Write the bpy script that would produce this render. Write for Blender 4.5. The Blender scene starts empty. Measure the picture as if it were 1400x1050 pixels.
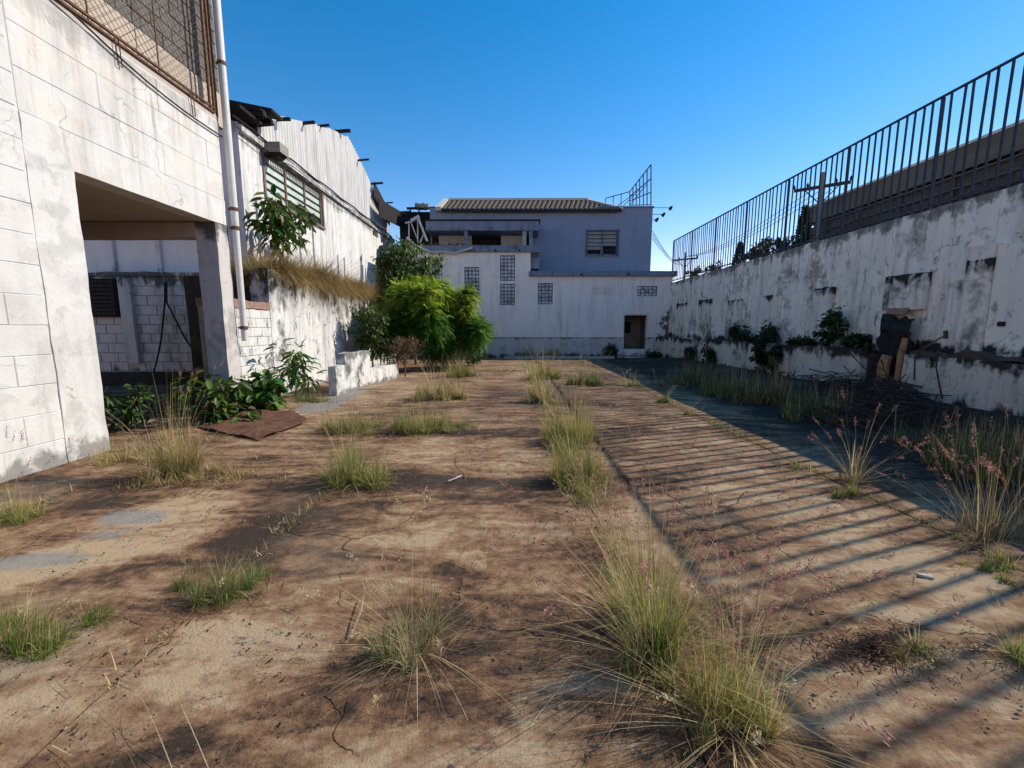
import bpy, math, random
import numpy as np
from mathutils import Vector, Matrix, noise as mn

SC = bpy.context.scene
COL = SC.collection
R = math.radians

# ---------------------------------------------------------------- camera, sky, sun
CAM_H, TILT, FPX = 1.6, 7.64, 574.0          # 1400 px wide photograph
cam_d = bpy.data.cameras.new('camera')
cam_d.sensor_width = 36.0
cam_d.lens = 36.0 * FPX / 1400.0
cam_d.clip_start = 0.05
cam_d.clip_end = 2000
cam = bpy.data.objects.new('camera', cam_d)
COL.objects.link(cam)
cam.location = (0, 0, CAM_H)
cam.rotation_euler = (R(90 - TILT), 0, 0)
SC.camera = cam

SUN = Vector((1.2, 0.43, 1.0)).normalized()
SUN_EL = math.asin(SUN.z)
SUN_AZ = math.atan2(SUN.x, SUN.y)
world = bpy.data.worlds.new('World')
SC.world = world
world.use_nodes = True
wn, wl = world.node_tree.nodes, world.node_tree.links
for n in list(wn):
    wn.remove(n)
w_out = wn.new('ShaderNodeOutputWorld')
w_bg = wn.new('ShaderNodeBackground')
w_sky = wn.new('ShaderNodeTexSky')
w_sky.sky_type = 'NISHITA'
w_sky.sun_disc = False
w_sky.sun_elevation = SUN_EL
w_sky.sun_rotation = SUN_AZ
w_sky.altitude = 600
w_sky.air_density = 1.0
w_sky.dust_density = 0.05
w_sky.ozone_density = 2.5
w_hs = wn.new('ShaderNodeHueSaturation')
w_hs.inputs['Saturation'].default_value = 1.41
w_hs.inputs['Value'].default_value = 1.1
w_bg.inputs['Strength'].default_value = 0.15
wl.new(w_sky.outputs[0], w_hs.inputs['Color'])
w_mul = wn.new('ShaderNodeMix')          # white balance of the whole sky
w_mul.data_type = 'RGBA'
w_mul.blend_type = 'MULTIPLY'
w_mul.inputs[0].default_value = 1.0
w_mul.inputs[7].default_value = (1.40, 0.78, 0.68, 1.0)
wl.new(w_hs.outputs[0], w_mul.inputs[6])
wl.new(w_mul.outputs[2], w_bg.inputs['Color'])
wl.new(w_bg.outputs[0], w_out.inputs['Surface'])

sun_d = bpy.data.lights.new('sun', 'SUN')
sun_d.energy = 3.25
sun_d.angle = R(0.4)
sun_d.color = (1.0, 0.90, 0.74)
sun = bpy.data.objects.new('sun', sun_d)
COL.objects.link(sun)
sun.rotation_euler = SUN.to_track_quat('Z', 'Y').to_euler()
sun.location = SUN * 60

SC.view_settings.view_transform = 'Standard'
SC.view_settings.look = 'None'
SC.view_settings.exposure = 0.82
SC.view_settings.gamma = 1.0
SC.view_settings.use_curve_mapping = False
SC.cycles.max_bounces = 8

# ---------------------------------------------------------------- measuring: photograph pixel -> point in the place
_c, _s = math.cos(R(TILT)), math.sin(R(TILT))


def U(px, py, X=None, Y=None, Z=None):
    """point of the place seen at a photograph pixel, on the plane X=, Y= or Z="""
    a = (px - 700) / FPX
    b = (525 - py) / FPX
    d = Vector((a, _c + b * _s, -_s + b * _c))
    if X is not None:
        t = X / d.x
    elif Y is not None:
        t = Y / d.y
    else:
        t = (Z - CAM_H) / d.z
    return Vector((d.x * t, d.y * t, CAM_H + d.z * t))


# ---------------------------------------------------------------- materials
class NT:
    def __init__(self, name):
        self.m = bpy.data.materials.new(name)
        self.m.use_nodes = True
        self.t = self.m.node_tree
        self.n = self.t.nodes
        self.b = self.n['Principled BSDF']
        self.out = self.n['Material Output']
        self.geo = self.n.new('ShaderNodeNewGeometry')

    def link(self, a, b):
        self.t.links.new(a, b)

    def setin(self, sock, v):
        if isinstance(v, (int, float)):
            sock.default_value = v
        elif isinstance(v, tuple):
            sock.default_value = v if len(v) == len(sock.default_value) else (*v, 1.0)
        else:
            self.link(v, sock)

    def pos(self, scale=(1, 1, 1), off=(0, 0, 0)):
        m = self.n.new('ShaderNodeMapping')
        self.link(self.geo.outputs['Position'], m.inputs['Vector'])
        m.inputs['Scale'].default_value = scale
        m.inputs['Location'].default_value = off
        return m.outputs[0]

    def noise(self, vec, scale=5, detail=4, rough=0.55, dist=0.0):
        t = self.n.new('ShaderNodeTexNoise')
        self.link(vec, t.inputs['Vector'])
        t.inputs['Scale'].default_value = scale
        t.inputs['Detail'].default_value = detail
        t.inputs['Roughness'].default_value = rough
        t.inputs['Distortion'].default_value = dist
        return t.outputs[0]

    def voro_edge(self, vec, scale):
        t = self.n.new('ShaderNodeTexVoronoi')
        t.feature = 'DISTANCE_TO_EDGE'
        self.link(vec, t.inputs['Vector'])
        t.inputs['Scale'].default_value = scale
        return t.outputs['Distance']

    def mr(self, v, a, b, c=0.0, d=1.0, smooth=False):
        t = self.n.new('ShaderNodeMapRange')
        t.clamp = True
        if smooth:
            t.interpolation_type = 'SMOOTHSTEP'
        self.setin(t.inputs[0], v)
        t.inputs[1].default_value = a
        t.inputs[2].default_value = b
        t.inputs[3].default_value = c
        t.inputs[4].default_value = d
        return t.outputs[0]

    def math(self, op, a, b=0.0, c=0.0):
        t = self.n.new('ShaderNodeMath')
        t.operation = op
        self.setin(t.inputs[0], a)
        self.setin(t.inputs[1], b)
        if op == 'MULTIPLY_ADD':
            self.setin(t.inputs[2], c)
        return t.outputs[0]

    def mix(self, f, a, b, mode='MIX'):
        t = self.n.new('ShaderNodeMix')
        t.data_type = 'RGBA'
        t.blend_type = mode
        self.setin(t.inputs[0], f)
        self.setin(t.inputs[6], a)
        self.setin(t.inputs[7], b)
        return t.outputs[2]

    def attr(self, name):
        t = self.n.new('ShaderNodeAttribute')
        t.attribute_name = name
        return t

    def sep(self):
        t = self.n.new('ShaderNodeSeparateXYZ')
        self.link(self.geo.outputs['Position'], t.inputs[0])
        return t.outputs

    def finish(self, col, rough=0.85, bump=None, bstr=0.3, bdist=0.01, metal=0.0, spec=0.3):
        self.setin(self.b.inputs['Base Color'], col)
        self.setin(self.b.inputs['Roughness'], rough)
        self.b.inputs['Metallic'].default_value = metal
        self.b.inputs['Specular IOR Level'].default_value = spec
        if bump is not None:
            b = self.n.new('ShaderNodeBump')
            b.inputs['Strength'].default_value = bstr
            b.inputs['Distance'].default_value = bdist
            self.link(bump, b.inputs['Height'])
            self.link(b.outputs[0], self.b.inputs['Normal'])
        return self.m


def plain(name, col, rough=0.8, var=0.35, scale=6.0, metal=0.0, dirt=(0.06, 0.05, 0.04), dirt_amt=0.4, bstr=0.25, stretch=(1, 1, 1)):
    g = NT(name)
    p = g.pos(stretch)
    n1 = g.noise(p, scale, 6, 0.6)
    n2 = g.noise(p, scale * 6, 4, 0.6)
    c = g.mix(g.mr(n1, 0.3, 0.7), tuple(x * (1 - var) for x in col), tuple(min(1, x * (1 + var * 0.4)) for x in col))
    d = g.math('MULTIPLY', g.mr(n1, 0.5, 0.75), g.mr(n2, 0.35, 0.65))
    c = g.mix(g.math('MULTIPLY', d, dirt_amt), c, dirt)
    return g.finish(c, rough, n2, bstr, 0.006, metal)


def plaster(name, base, stains=0.5, mold=0.5, bands=(), patch=None, patch_amt=0.0, seed=0.0, crack=0.3, spots=0.3, bstr=0.35,
            streak_col=(0.20, 0.19, 0.18), mold_col=(0.025, 0.024, 0.022), flake=0.0, xb=None):
    """old painted render: rain streaks, black mould that gathers at given heights, flaking and cracks"""
    g = NT(name)
    ps = g.pos((2.2, 2.2, 0.22), (seed, seed, 0))
    pf = g.pos((7, 7, 0.5), (seed * 2, 0, 0))
    p = g.pos((1, 1, 1), (seed, 0, seed))
    big = g.noise(p, 0.8, 5, 0.6)
    mid = g.noise(p, 3.0, 8, 0.65, 0.4)
    fine = g.noise(p, 22, 6, 0.7)
    streak = g.noise(ps, 1.6, 6, 0.62)
    streakf = g.noise(pf, 1.5, 4, 0.6)
    z = g.sep()[2]
    c = g.mix(g.mr(big, 0.35, 0.65), tuple(x * 0.86 for x in base), base)
    c = g.mix(g.mr(fine, 0.35, 0.7, 0, 0.25), c, tuple(x * 0.7 for x in base))
    if patch:
        c = g.mix(g.math('MULTIPLY', g.mr(mid, 0.50, 0.56), patch_amt), c, patch)
    s = g.math('MULTIPLY', g.mr(streak, 0.48, 0.72), g.mr(streakf, 0.25, 0.6))
    c = g.mix(g.math('MULTIPLY', s, stains), c, streak_col)
    sf = g.math('MULTIPLY', g.mr(streakf, 0.58, 0.70), g.mr(big, 0.42, 0.6))
    c = g.mix(g.math('MULTIPLY', sf, stains * 0.8), c, tuple(x * 0.5 for x in streak_col))
    # mould by height bands: (centre, reach below, reach above, amount)
    tot = g.mr(g.math('MULTIPLY', mid, g.mr(big, 0.3, 0.7)), 0.30, 0.46, 0, spots)
    for (zc, lo, hi, amt) in bands:
        below = g.mr(z, zc - lo, zc, 0, 1, True)
        above = g.mr(z, zc, zc + hi, 1, 0, True)
        w = g.math('MULTIPLY', below, above)
        k = g.math('ADD', w, g.math('MULTIPLY', g.math('SUBTRACT', g.math('ADD', g.math('MULTIPLY', mid, 0.55), g.math('MULTIPLY', streak, 0.45)), 0.5), 3.6))
        k = g.math('MULTIPLY', g.mr(k, 0.62, 0.95), g.math('MULTIPLY', g.mr(w, 0.02, 0.3), amt))
        tot = g.math('MAXIMUM', tot, k)
    if xb:      # damp corner: (x, reach, height)
        w = g.math('MULTIPLY', g.mr(g.sep()[0], xb[0] - xb[1], xb[0], 0, 1), g.mr(z, xb[2], xb[2] * .6, 0, 1))
        k = g.mr(g.math('ADD', g.math('MULTIPLY', w, 0.45), g.math('MULTIPLY', mid, 1.0)), 0.78, 0.86)
        tot = g.math('MAXIMUM', tot, g.math('MULTIPLY', k, g.mr(w, 0.05, 0.3)))
    c = g.mix(g.math('MULTIPLY', tot, mold), c, mold_col)
    if flake:      # flaked spots where the dark substrate shows, longer than wide
        fk = g.noise(g.pos((1, 1, 0.45), (seed, 0, seed)), 6.5, 7, 0.7, 0.6)
        fk = g.math('MULTIPLY', g.mr(fk, 0.55, 0.60), g.mr(mid, 0.40, 0.62))
        c = g.mix(g.math('MULTIPLY', fk, flake * 0.8), c, (0.055, 0.05, 0.045))
    # black specks of lichen
    sp = g.mr(g.noise(p, 38, 3, 0.6), 0.66, 0.72)
    c = g.mix(g.math('MULTIPLY', g.math('MULTIPLY', sp, g.mr(mid, 0.45, 0.6)), 0.6 * mold), c, mold_col)
    cr = g.noise(p, 2.2, 4, 0.6)
    vv = g.n.new('ShaderNodeVectorMath')
    vv.operation = 'MULTIPLY_ADD'
    cn = g.n.new('ShaderNodeTexNoise')
    g.link(p, cn.inputs['Vector'])
    cn.inputs['Scale'].default_value = 3
    cn.inputs['Detail'].default_value = 5
    g.link(cn.outputs['Color'], vv.inputs[0])
    vv.inputs[1].default_value = (0.6, 0.6, 0.6)
    g.link(p, vv.inputs[2])
    ve = g.voro_edge(vv.outputs[0], 0.7)
    ck = g.math('MULTIPLY', g.mr(ve, 0.0, 0.006, 1, 0), g.mr(cr, 0.48, 0.56))
    c = g.mix(g.math('MULTIPLY', ck, crack), c, (0.03, 0.03, 0.03))
    h = g.math('SUBTRACT', g.math('ADD', g.math('MULTIPLY', fine, 0.35), g.math('MULTIPLY', mid, 0.8)), g.math('MULTIPLY', ck, 0.8 * crack))
    return g.finish(c, 0.9, h, bstr, 0.02)


M = {}
M['near_wall'] = plaster('old_white_paint', (0.69, 0.68, 0.66), stains=0.25, mold=0.7, crack=0.3, spots=0.16, seed=3,
                         bands=((0.0, 0.1, 0.5, 0.8),), patch=(0.46, 0.46, 0.45), patch_amt=0.45, flake=0.12, bstr=0.6)
M['near_beam'] = plaster('old_white_beam_paint', (0.69, 0.68, 0.66), stains=0.55, mold=0.8, crack=0.45, spots=0.16, seed=9,
                         bands=((5.2, 0.5, 0.05, 0.35),), patch=(0.70, 0.64, 0.56), patch_amt=0.5, bstr=0.6)
M['block_joint'] = plain('old_mortar', (0.42, 0.40, 0.37), 0.95, 0.4, 4, dirt_amt=0.7)
M['carport_block'] = plaster('sooty_block_paint', (0.78, 0.68, 0.60), stains=0.5, mold=0.85, seed=14, spots=0.4,
                             bands=((3.1, 0.9, 0.1, 1.0), (0.2, 0.3, 0.6, 0.9)), streak_col=(0.14, 0.12, 0.11))
M['ceiling'] = plain('carport_soffit', (0.50, 0.43, 0.38), 0.9, 0.2, 2.0, dirt_amt=0.3)
M['retain'] = plaster('flaking_retaining_paint', (0.74, 0.73, 0.72), stains=0.65, mold=1.0, crack=0.8, spots=0.75, seed=21,
                      bands=((2.95, 1.3, 0.1, 0.95), (0.0, 0.1, 0.3, 0.5)), bstr=0.8, flake=1.0)
M['lowwall'] = plaster('flaking_low_wall_paint', (0.72, 0.71, 0.70), stains=0.5, mold=1.0, crack=0.6, spots=0.8, seed=31,
                       bands=((0.95, 0.4, 0.1, 0.7), (0.0, 0.1, 0.3, 0.7)), bstr=0.8, flake=0.9)
M['hall'] = plaster('warehouse_render', (0.75, 0.74, 0.72), stains=0.8, mold=0.8, crack=0.6, spots=0.25, seed=41,
                    bands=((3.0, 0.2, 0.9, 0.7), (7.2, 1.5, 0.1, 0.6)), bstr=0.4, flake=0.35)
M['boundary'] = plaster('rain_streaked_wall_paint', (0.88, 0.81, 0.72), stains=0.75, mold=1.0, crack=0.9, spots=0.6, seed=55,
                        bands=((4.02, 0.7, 0.1, 0.75), (1.15, 0.25, 0.45, 1.0), (0.2, 0.2, 0.5, 0.8)), flake=0.85, streak_col=(0.26, 0.23, 0.19), bstr=0.7)
M['pilaster'] = plaster('pilaster_paint', (0.82, 0.75, 0.66), stains=0.8, mold=1.0, crack=0.9, spots=0.7, seed=60,
                        bands=((2.78, 0.6, 0.1, 1.0), (1.1, 0.2, 0.4, 0.9)), flake=0.5, streak_col=(0.24, 0.21, 0.18), bstr=0.7)
M['ledge'] = plaster('planter_paint', (0.62, 0.57, 0.50), stains=0.7, mold=1.0, crack=0.6, spots=0.85, seed=70,
                     bands=((1.15, 0.6, 0.1, 1.0), (0.1, 0.2, 0.5, 1.0)), bstr=0.9, flake=1.0)
M['rear'] = plaster('rear_white_paint', (0.86, 0.80, 0.75), stains=0.4, mold=0.9, crack=0.25, spots=0.1, seed=81, xb=(8.5, 1.2, 3.4),
                    bands=((0.05, 0.1, 0.45, 0.75),))
M['rear_base'] = plaster('rear_grey_base_paint', (0.56, 0.53, 0.51), stains=0.45, mold=1.0, crack=0.3, spots=0.3, seed=84, xb=(8.5, 1.6, 2.5),
                         bands=((0.0, 0.1, 0.5, 0.9), (1.1, 0.25, 0.05, 0.8)))
M['coping'] = plaster('weathered_blue_coping', (0.20, 0.24, 0.32), stains=0.8, mold=1.0, spots=0.6, seed=88,
                      bands=((3.9, 0.4, 0.3, 0.8),), streak_col=(0.08, 0.09, 0.1))
M['blue'] = plaster('blue_facade_paint', (0.25, 0.295, 0.38), stains=0.22, mold=0.3, crack=0.2, spots=0.15, seed=90,
                    streak_col=(0.09, 0.11, 0.15))
M['dark'] = plain('dark_interior', (0.02, 0.02, 0.022), 0.9, 0.3, 2)
M['interior'] = plain('dim_room_paint', (0.25, 0.23, 0.20), 0.9, 0.3, 2)
M['iron'] = plain('dark_fence_iron', (0.035, 0.045, 0.065), 0.5, 0.4, 14, 0.3, dirt=(0.12, 0.05, 0.025), dirt_amt=0.5)
M['rust'] = plain('rusty_iron', (0.16, 0.085, 0.05), 0.85, 0.5, 12, 0.2, dirt=(0.04, 0.03, 0.025), dirt_amt=0.7)
M['rustplate'] = plain('rusty_plate', (0.15, 0.072, 0.042), 0.85, 0.6, 5, 0.05, dirt=(0.04, 0.026, 0.02), dirt_amt=0.9, bstr=0.8)
M['pipe'] = plain('grey_white_pipe', (0.66, 0.65, 0.62), 0.45, 0.2, 5, dirt=(0.2, 0.16, 0.12), dirt_amt=0.6)
M['sheet'] = plain('weathered_fibre_cement', (0.70, 0.69, 0.67), 0.85, 0.4, 1.8, dirt=(0.16, 0.15, 0.14), dirt_amt=0.9, stretch=(1.5, 1.5, 0.25))
M['purlin'] = plain('tarred_timber', (0.018, 0.016, 0.015), 0.9, 0.4, 6)
M['black'] = plain('black_rubber', (0.012, 0.012, 0.012), 0.6, 0.3, 6)
M['olive'] = plain('olive_fascia', (0.125, 0.115, 0.085), 0.9, 0.35, 1.2, dirt_amt=0.5, stretch=(1, 0.2, 1))
M['olive_dark'] = plain('rough_dark_wall', (0.09, 0.08, 0.06), 0.95, 0.5, 3, dirt_amt=0.8)
M['tile'] = plain('old_roof_tile', (0.15, 0.115, 0.085), 0.9, 0.5, 8, dirt=(0.03, 0.028, 0.025), dirt_amt=0.8)
M['tile_under'] = plain('roof_shadow_gap', (0.03, 0.025, 0.02), 0.95)
M['cream'] = plain('cream_verge_paint', (0.55, 0.52, 0.44), 0.85, 0.3, 4)
M['concrete_pole'] = plain('pole_concrete', (0.22, 0.21, 0.20), 0.9, 0.3, 4)
M['terracotta'] = plain('broken_clay', (0.36, 0.21, 0.10), 0.9, 0.5, 9, dirt_amt=0.8)
M['clay_pink'] = plain('pink_broken_mortar', (0.33, 0.21, 0.17), 0.95, 0.4, 9, dirt_amt=0.6)
M['bark'] = plain('grey_brown_bark', (0.14, 0.11, 0.085), 0.95, 0.4, 20)
M['stone'] = plain('pale_stone', (0.42, 0.39, 0.35), 0.9, 0.2, 20)
M['wood'] = plain('bleached_stick', (0.34, 0.28, 0.21), 0.9, 0.4, 20)
M['dark_wood'] = plain('rotting_branch', (0.055, 0.042, 0.034), 0.95, 0.5, 12)
M['lampgrey'] = plain('lamp_housing_grey', (0.30, 0.27, 0.23), 0.7, 0.3, 8)
M['white_steel'] = plain('white_painted_steel', (0.46, 0.47, 0.50), 0.5, 0.3, 6)
M['slat'] = plain('shutter_slat', (0.34, 0.33, 0.31), 0.6, 0.3, 8)
M['soil'] = plain('dark_soil', (0.09, 0.062, 0.045), 1.0, 0.5, 3)
M['shutter_board'] = plain('pale_board', (0.42, 0.39, 0.34), 0.8, 0.3, 4)


def glass_mat(name, col, rough=0.25, var=0.5, sc=9):
    g = NT(name)
    p = g.pos()
    n1 = g.noise(p, sc, 3, 0.6)
    c = g.mix(g.mr(n1, 0.35, 0.65), tuple(x * (1 - var) for x in col), tuple(min(1, x * (1 + var)) for x in col))
    return g.finish(c, rough, g.noise(p, 30, 2), 0.3, 0.01, 0, 0.6)


M['mauve'] = plain('faded_mauve_frame', (0.22, 0.15, 0.135), 0.85, 0.4, 6)
M['pane'] = glass_mat('frosted_green_glass', (0.50, 0.60, 0.52), 0.3, 0.12, 3)
M['glass_block'] = glass_mat('old_glass_block', (0.50, 0.52, 0.56), 0.22, 0.4, 2.5)
M['joint_grey'] = plain('window_joint', (0.10, 0.105, 0.12), 0.8)
M['dark_pane'] = glass_mat('dark_glass', (0.03, 0.035, 0.045), 0.1, 0.3, 3)


def ground_mat(name, slab=True):
    g = NT(name)
    p = g.pos((1, 1, 1))
    px = g.pos((0.9, 2.6, 1), (4, 2, 0))
    tone = g.attr('tone').outputs['Fac']
    dirt = g.attr('dirt').outputs['Fac']
    big = g.noise(p, 0.55, 5, 0.6, 0.5)
    mid = g.noise(px, 1.5, 9, 0.68, 0.6)
    fin = g.noise(p, 11, 8, 0.7)
    grit = g.noise(p, 90, 4, 0.7)
    v = g.math('ADD', g.math('MULTIPLY', g.math('SUBTRACT', big, 0.5), 1.3), g.math('MULTIPLY', g.math('SUBTRACT', mid, 0.5), 2.9))
    v = g.math('ADD', v, g.math('MULTIPLY', g.math('SUBTRACT', fin, 0.5), 1.5))
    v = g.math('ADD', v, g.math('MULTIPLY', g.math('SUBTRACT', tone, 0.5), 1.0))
    v = g.math('ADD', v, 0.475)
    v = g.math('SUBTRACT', v, g.math('MULTIPLY', g.math('MULTIPLY', dirt, g.mr(mid, 0.35, 0.6)), 0.26))
    rp = g.n.new('ShaderNodeValToRGB')
    g.link(v, rp.inputs[0])
    el = rp.color_ramp.elements
    el[0].position = 0.0
    el[0].color = (0.038, 0.025, 0.018, 1)
    el[1].position = 1.0
    el[1].color = (0.38, 0.28, 0.175, 1)
    for q, cc in ((0.22, (0.088, 0.049, 0.030, 1)), (0.42, (0.170, 0.092, 0.050, 1)), (0.60, (0.235, 0.140, 0.078, 1)), (0.8, (0.30, 0.20, 0.120, 1))):
        e = el.new(q)
        e.color = cc
    c = rp.outputs[0]
    c = g.mix(g.mr(g.noise(p, 0.9, 3, 0.5), 0.55, 0.72, 0, 0.45), c, (0.19, 0.17, 0.13))        # greyer worn patches
    ce = g.math('ADD', g.attr('cement').outputs['Fac'], g.math('MULTIPLY', g.math('SUBTRACT', g.noise(p, 7, 6, 0.7), 0.5), 0.9))
    c = g.mix(g.mr(ce, 0.42, 0.72, 0, 0.8), c, (0.225, 0.22, 0.21))       # bare cement skin
    # peeled specks and grains
    c = g.mix(g.math('MULTIPLY', g.mr(grit, 0.60, 0.72), 0.45), c, (0.38, 0.31, 0.23))
    c = g.mix(g.math('MULTIPLY', g.mr(grit, 0.40, 0.30), 0.55), c, (0.05, 0.035, 0.028))
    # black crusts
    k = g.math('MULTIPLY', g.mr(g.noise(px, 4.5, 6, 0.7), 0.60, 0.68), g.mr(big, 0.4, 0.6))
    c = g.mix(g.math('MULTIPLY', k, 0.5), c, (0.04, 0.026, 0.02))
    # cracks
    vv = g.n.new('ShaderNodeVectorMath')
    vv.operation = 'MULTIPLY_ADD'
    cn = g.n.new('ShaderNodeTexNoise')
    g.link(p, cn.inputs['Vector'])
    cn.inputs['Scale'].default_value = 2.5
    cn.inputs['Detail'].default_value = 6
    g.link(cn.outputs['Color'], vv.inputs[0])
    vv.inputs[1].default_value = (0.5, 0.5, 0.0)
    g.link(g.pos((1, 1, 0)), vv.inputs[2])
    ve = g.voro_edge(vv.outputs[0], 0.75)
    ck = g.math('MULTIPLY', g.mr(ve, 0.0, 0.006, 1, 0), g.mr(g.noise(p, 0.8, 3), 0.49, 0.57))
    c = g.mix(g.math('MULTIPLY', ck, 0.6), c, (0.02, 0.015, 0.012))
    h = g.math('ADD', g.math('MULTIPLY', fin, 0.7), g.math('MULTIPLY', mid, 0.8))
    h = g.math('ADD', h, g.math('MULTIPLY', grit, 0.22))
    h = g.math('SUBTRACT', h, ck)
    return g.finish(c, 0.93, h, 1.0, 0.026, 0, 0.25)


M['slab'] = ground_mat('stained_yard_concrete')
M['earth'] = ground_mat('yard_earth')


def leafy(name, trans=0.3, rough=0.55):
    g = NT(name)
    a = g.attr('tint').outputs['Color']
    n = g.noise(g.pos(), 3.0, 3)
    c = g.mix(g.mr(n, 0.35, 0.7), a, (0.6, 0.6, 0.5), 'MULTIPLY')
    g.finish(c, rough, None, spec=0.25)
    tr = g.n.new('ShaderNodeBsdfTranslucent')
    g.link(c, tr.inputs['Color'])
    mx = g.n.new('ShaderNodeMixShader')
    mx.inputs[0].default_value = trans
    g.link(g.b.outputs[0], mx.inputs[1])
    g.link(tr.outputs[0], mx.inputs[2])
    g.link(mx.outputs[0], g.out.inputs['Surface'])
    return g.m


M['grass'] = leafy('grass_blades', 0.42, 0.6)
M['leaf'] = leafy('leaves', 0.25, 0.45)
M['feather'] = leafy('feathery_leaflets', 0.4, 0.6)


# ---------------------------------------------------------------- objects
def tag(o, label=None, cat=None, group=None, kind=None):
    if label:
        o['label'] = label
    if cat:
        o['category'] = cat
    if group:
        o['group'] = group
    if kind:
        o['kind'] = kind
    return o


def thing(name, loc, label, cat, group=None, rz=0.0):
    o = bpy.data.objects.new(name, None)
    o.empty_display_size = 0.2
    COL.objects.link(o)
    o.location = loc
    o.rotation_euler.z = rz
    return tag(o, label, cat, group)


def put(name, me, parent=None, loc=None):
    o = bpy.data.objects.new(name, me)
    COL.objects.link(o)
    if parent is not None:
        o.parent = parent
    if loc is not None:
        o.location = loc
    return o


def root_world(parent):
    v = Vector((0, 0, 0))
    p = parent
    while p is not None:
        v = v + Vector(p.location)
        p = p.parent
    return v


class MB:
    """collects shapes in world coordinates; build() moves them under their parent's origin"""

    def __init__(self):
        self.v = []
        self.f = []

    def add(self, vs, fs):
        k = len(self.v)
        self.v += [tuple(p) for p in vs]
        self.f += [tuple(i + k for i in f) for f in fs]
        return self

    def box(self, x0, x1, y0, y1, z0, z1):
        x0, x1 = min(x0, x1), max(x0, x1)
        y0, y1 = min(y0, y1), max(y0, y1)
        z0, z1 = min(z0, z1), max(z0, z1)
        vs = [(x0, y0, z0), (x1, y0, z0), (x1, y1, z0), (x0, y1, z0), (x0, y0, z1), (x1, y0, z1), (x1, y1, z1), (x0, y1, z1)]
        return self.add(vs, [(0, 3, 2, 1), (4, 5, 6, 7), (0, 1, 5, 4), (1, 2, 6, 5), (2, 3, 7, 6), (3, 0, 4, 7)])

    def quad(self, a, b, c, d):
        return self.add([a, b, c, d], [(0, 1, 2, 3)])

    def bar(self, a, b, w, h=None, up=(0, 0, 1)):
        """rectangular bar from a to b"""
        a, b = Vector(a), Vector(b)
        h = h or w
        t = (b - a).normalized()
        u = Vector(up)
        if abs(t.dot(u)) > 0.95:
            u = Vector((0, 1, 0))
        s = t.cross(u).normalized() * w / 2
        q = s.cross(t).normalized() * h / 2
        vs = [a - s - q, a + s - q, a + s + q, a - s + q, b - s - q, b + s - q, b + s + q, b - s + q]
        return self.add(vs, [(0, 1, 2, 3), (4, 7, 6, 5), (0, 4, 5, 1), (1, 5, 6, 2), (2, 6, 7, 3), (3, 7, 4, 0)])

    def tube(self, pts, r, n=8, cap=True):
        pts = [Vector(p) for p in pts]
        rs = r if isinstance(r, (list, tuple)) else [r] * len(pts)
        k = len(self.v)
        for i, p in enumerate(pts):
            t = (pts[min(i + 1, len(pts) - 1)] - pts[max(i - 1, 0)]).normalized()
            u = Vector((0, 0, 1)) if abs(t.z) < 0.9 else Vector((1, 0, 0))
            s = t.cross(u).normalized()
            q = t.cross(s).normalized()
            for j in range(n):
                a = 2 * math.pi * j / n
                self.v.append(tuple(p + (s * math.cos(a) + q * math.sin(a)) * rs[i]))
        for i in range(len(pts) - 1):
            for j in range(n):
                a0, a1 = k + i * n + j, k + i * n + (j + 1) % n
                self.f.append((a0, a1, a1 + n, a0 + n))
        if cap:
            self.f.append(tuple(k + j for j in range(n))[::-1])
            self.f.append(tuple(k + (len(pts) - 1) * n + j for j in range(n)))
        return self

    def build(self, name, mat, parent=None, smooth=False, kind=None):
        me = bpy.data.meshes.new(name)
        o = root_world(parent)
        me.from_pydata([(x - o.x, y - o.y, z - o.z) for x, y, z in self.v], [], self.f)
        me.materials.append(mat)
        if smooth:
            me.polygons.foreach_set('use_smooth', [True] * len(me.polygons))
        me.update()
        if smooth:
            me.set_sharp_from_angle(angle=0.7)
        ob = put(name, me, parent)
        if kind:
            ob['kind'] = kind
        return ob


def wob(p, amp, sc=2.0, seed=0.0):
    q = Vector((p[0] * sc + seed, p[1] * sc, p[2] * sc))
    return mn.noise_vector(q) * amp


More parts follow.
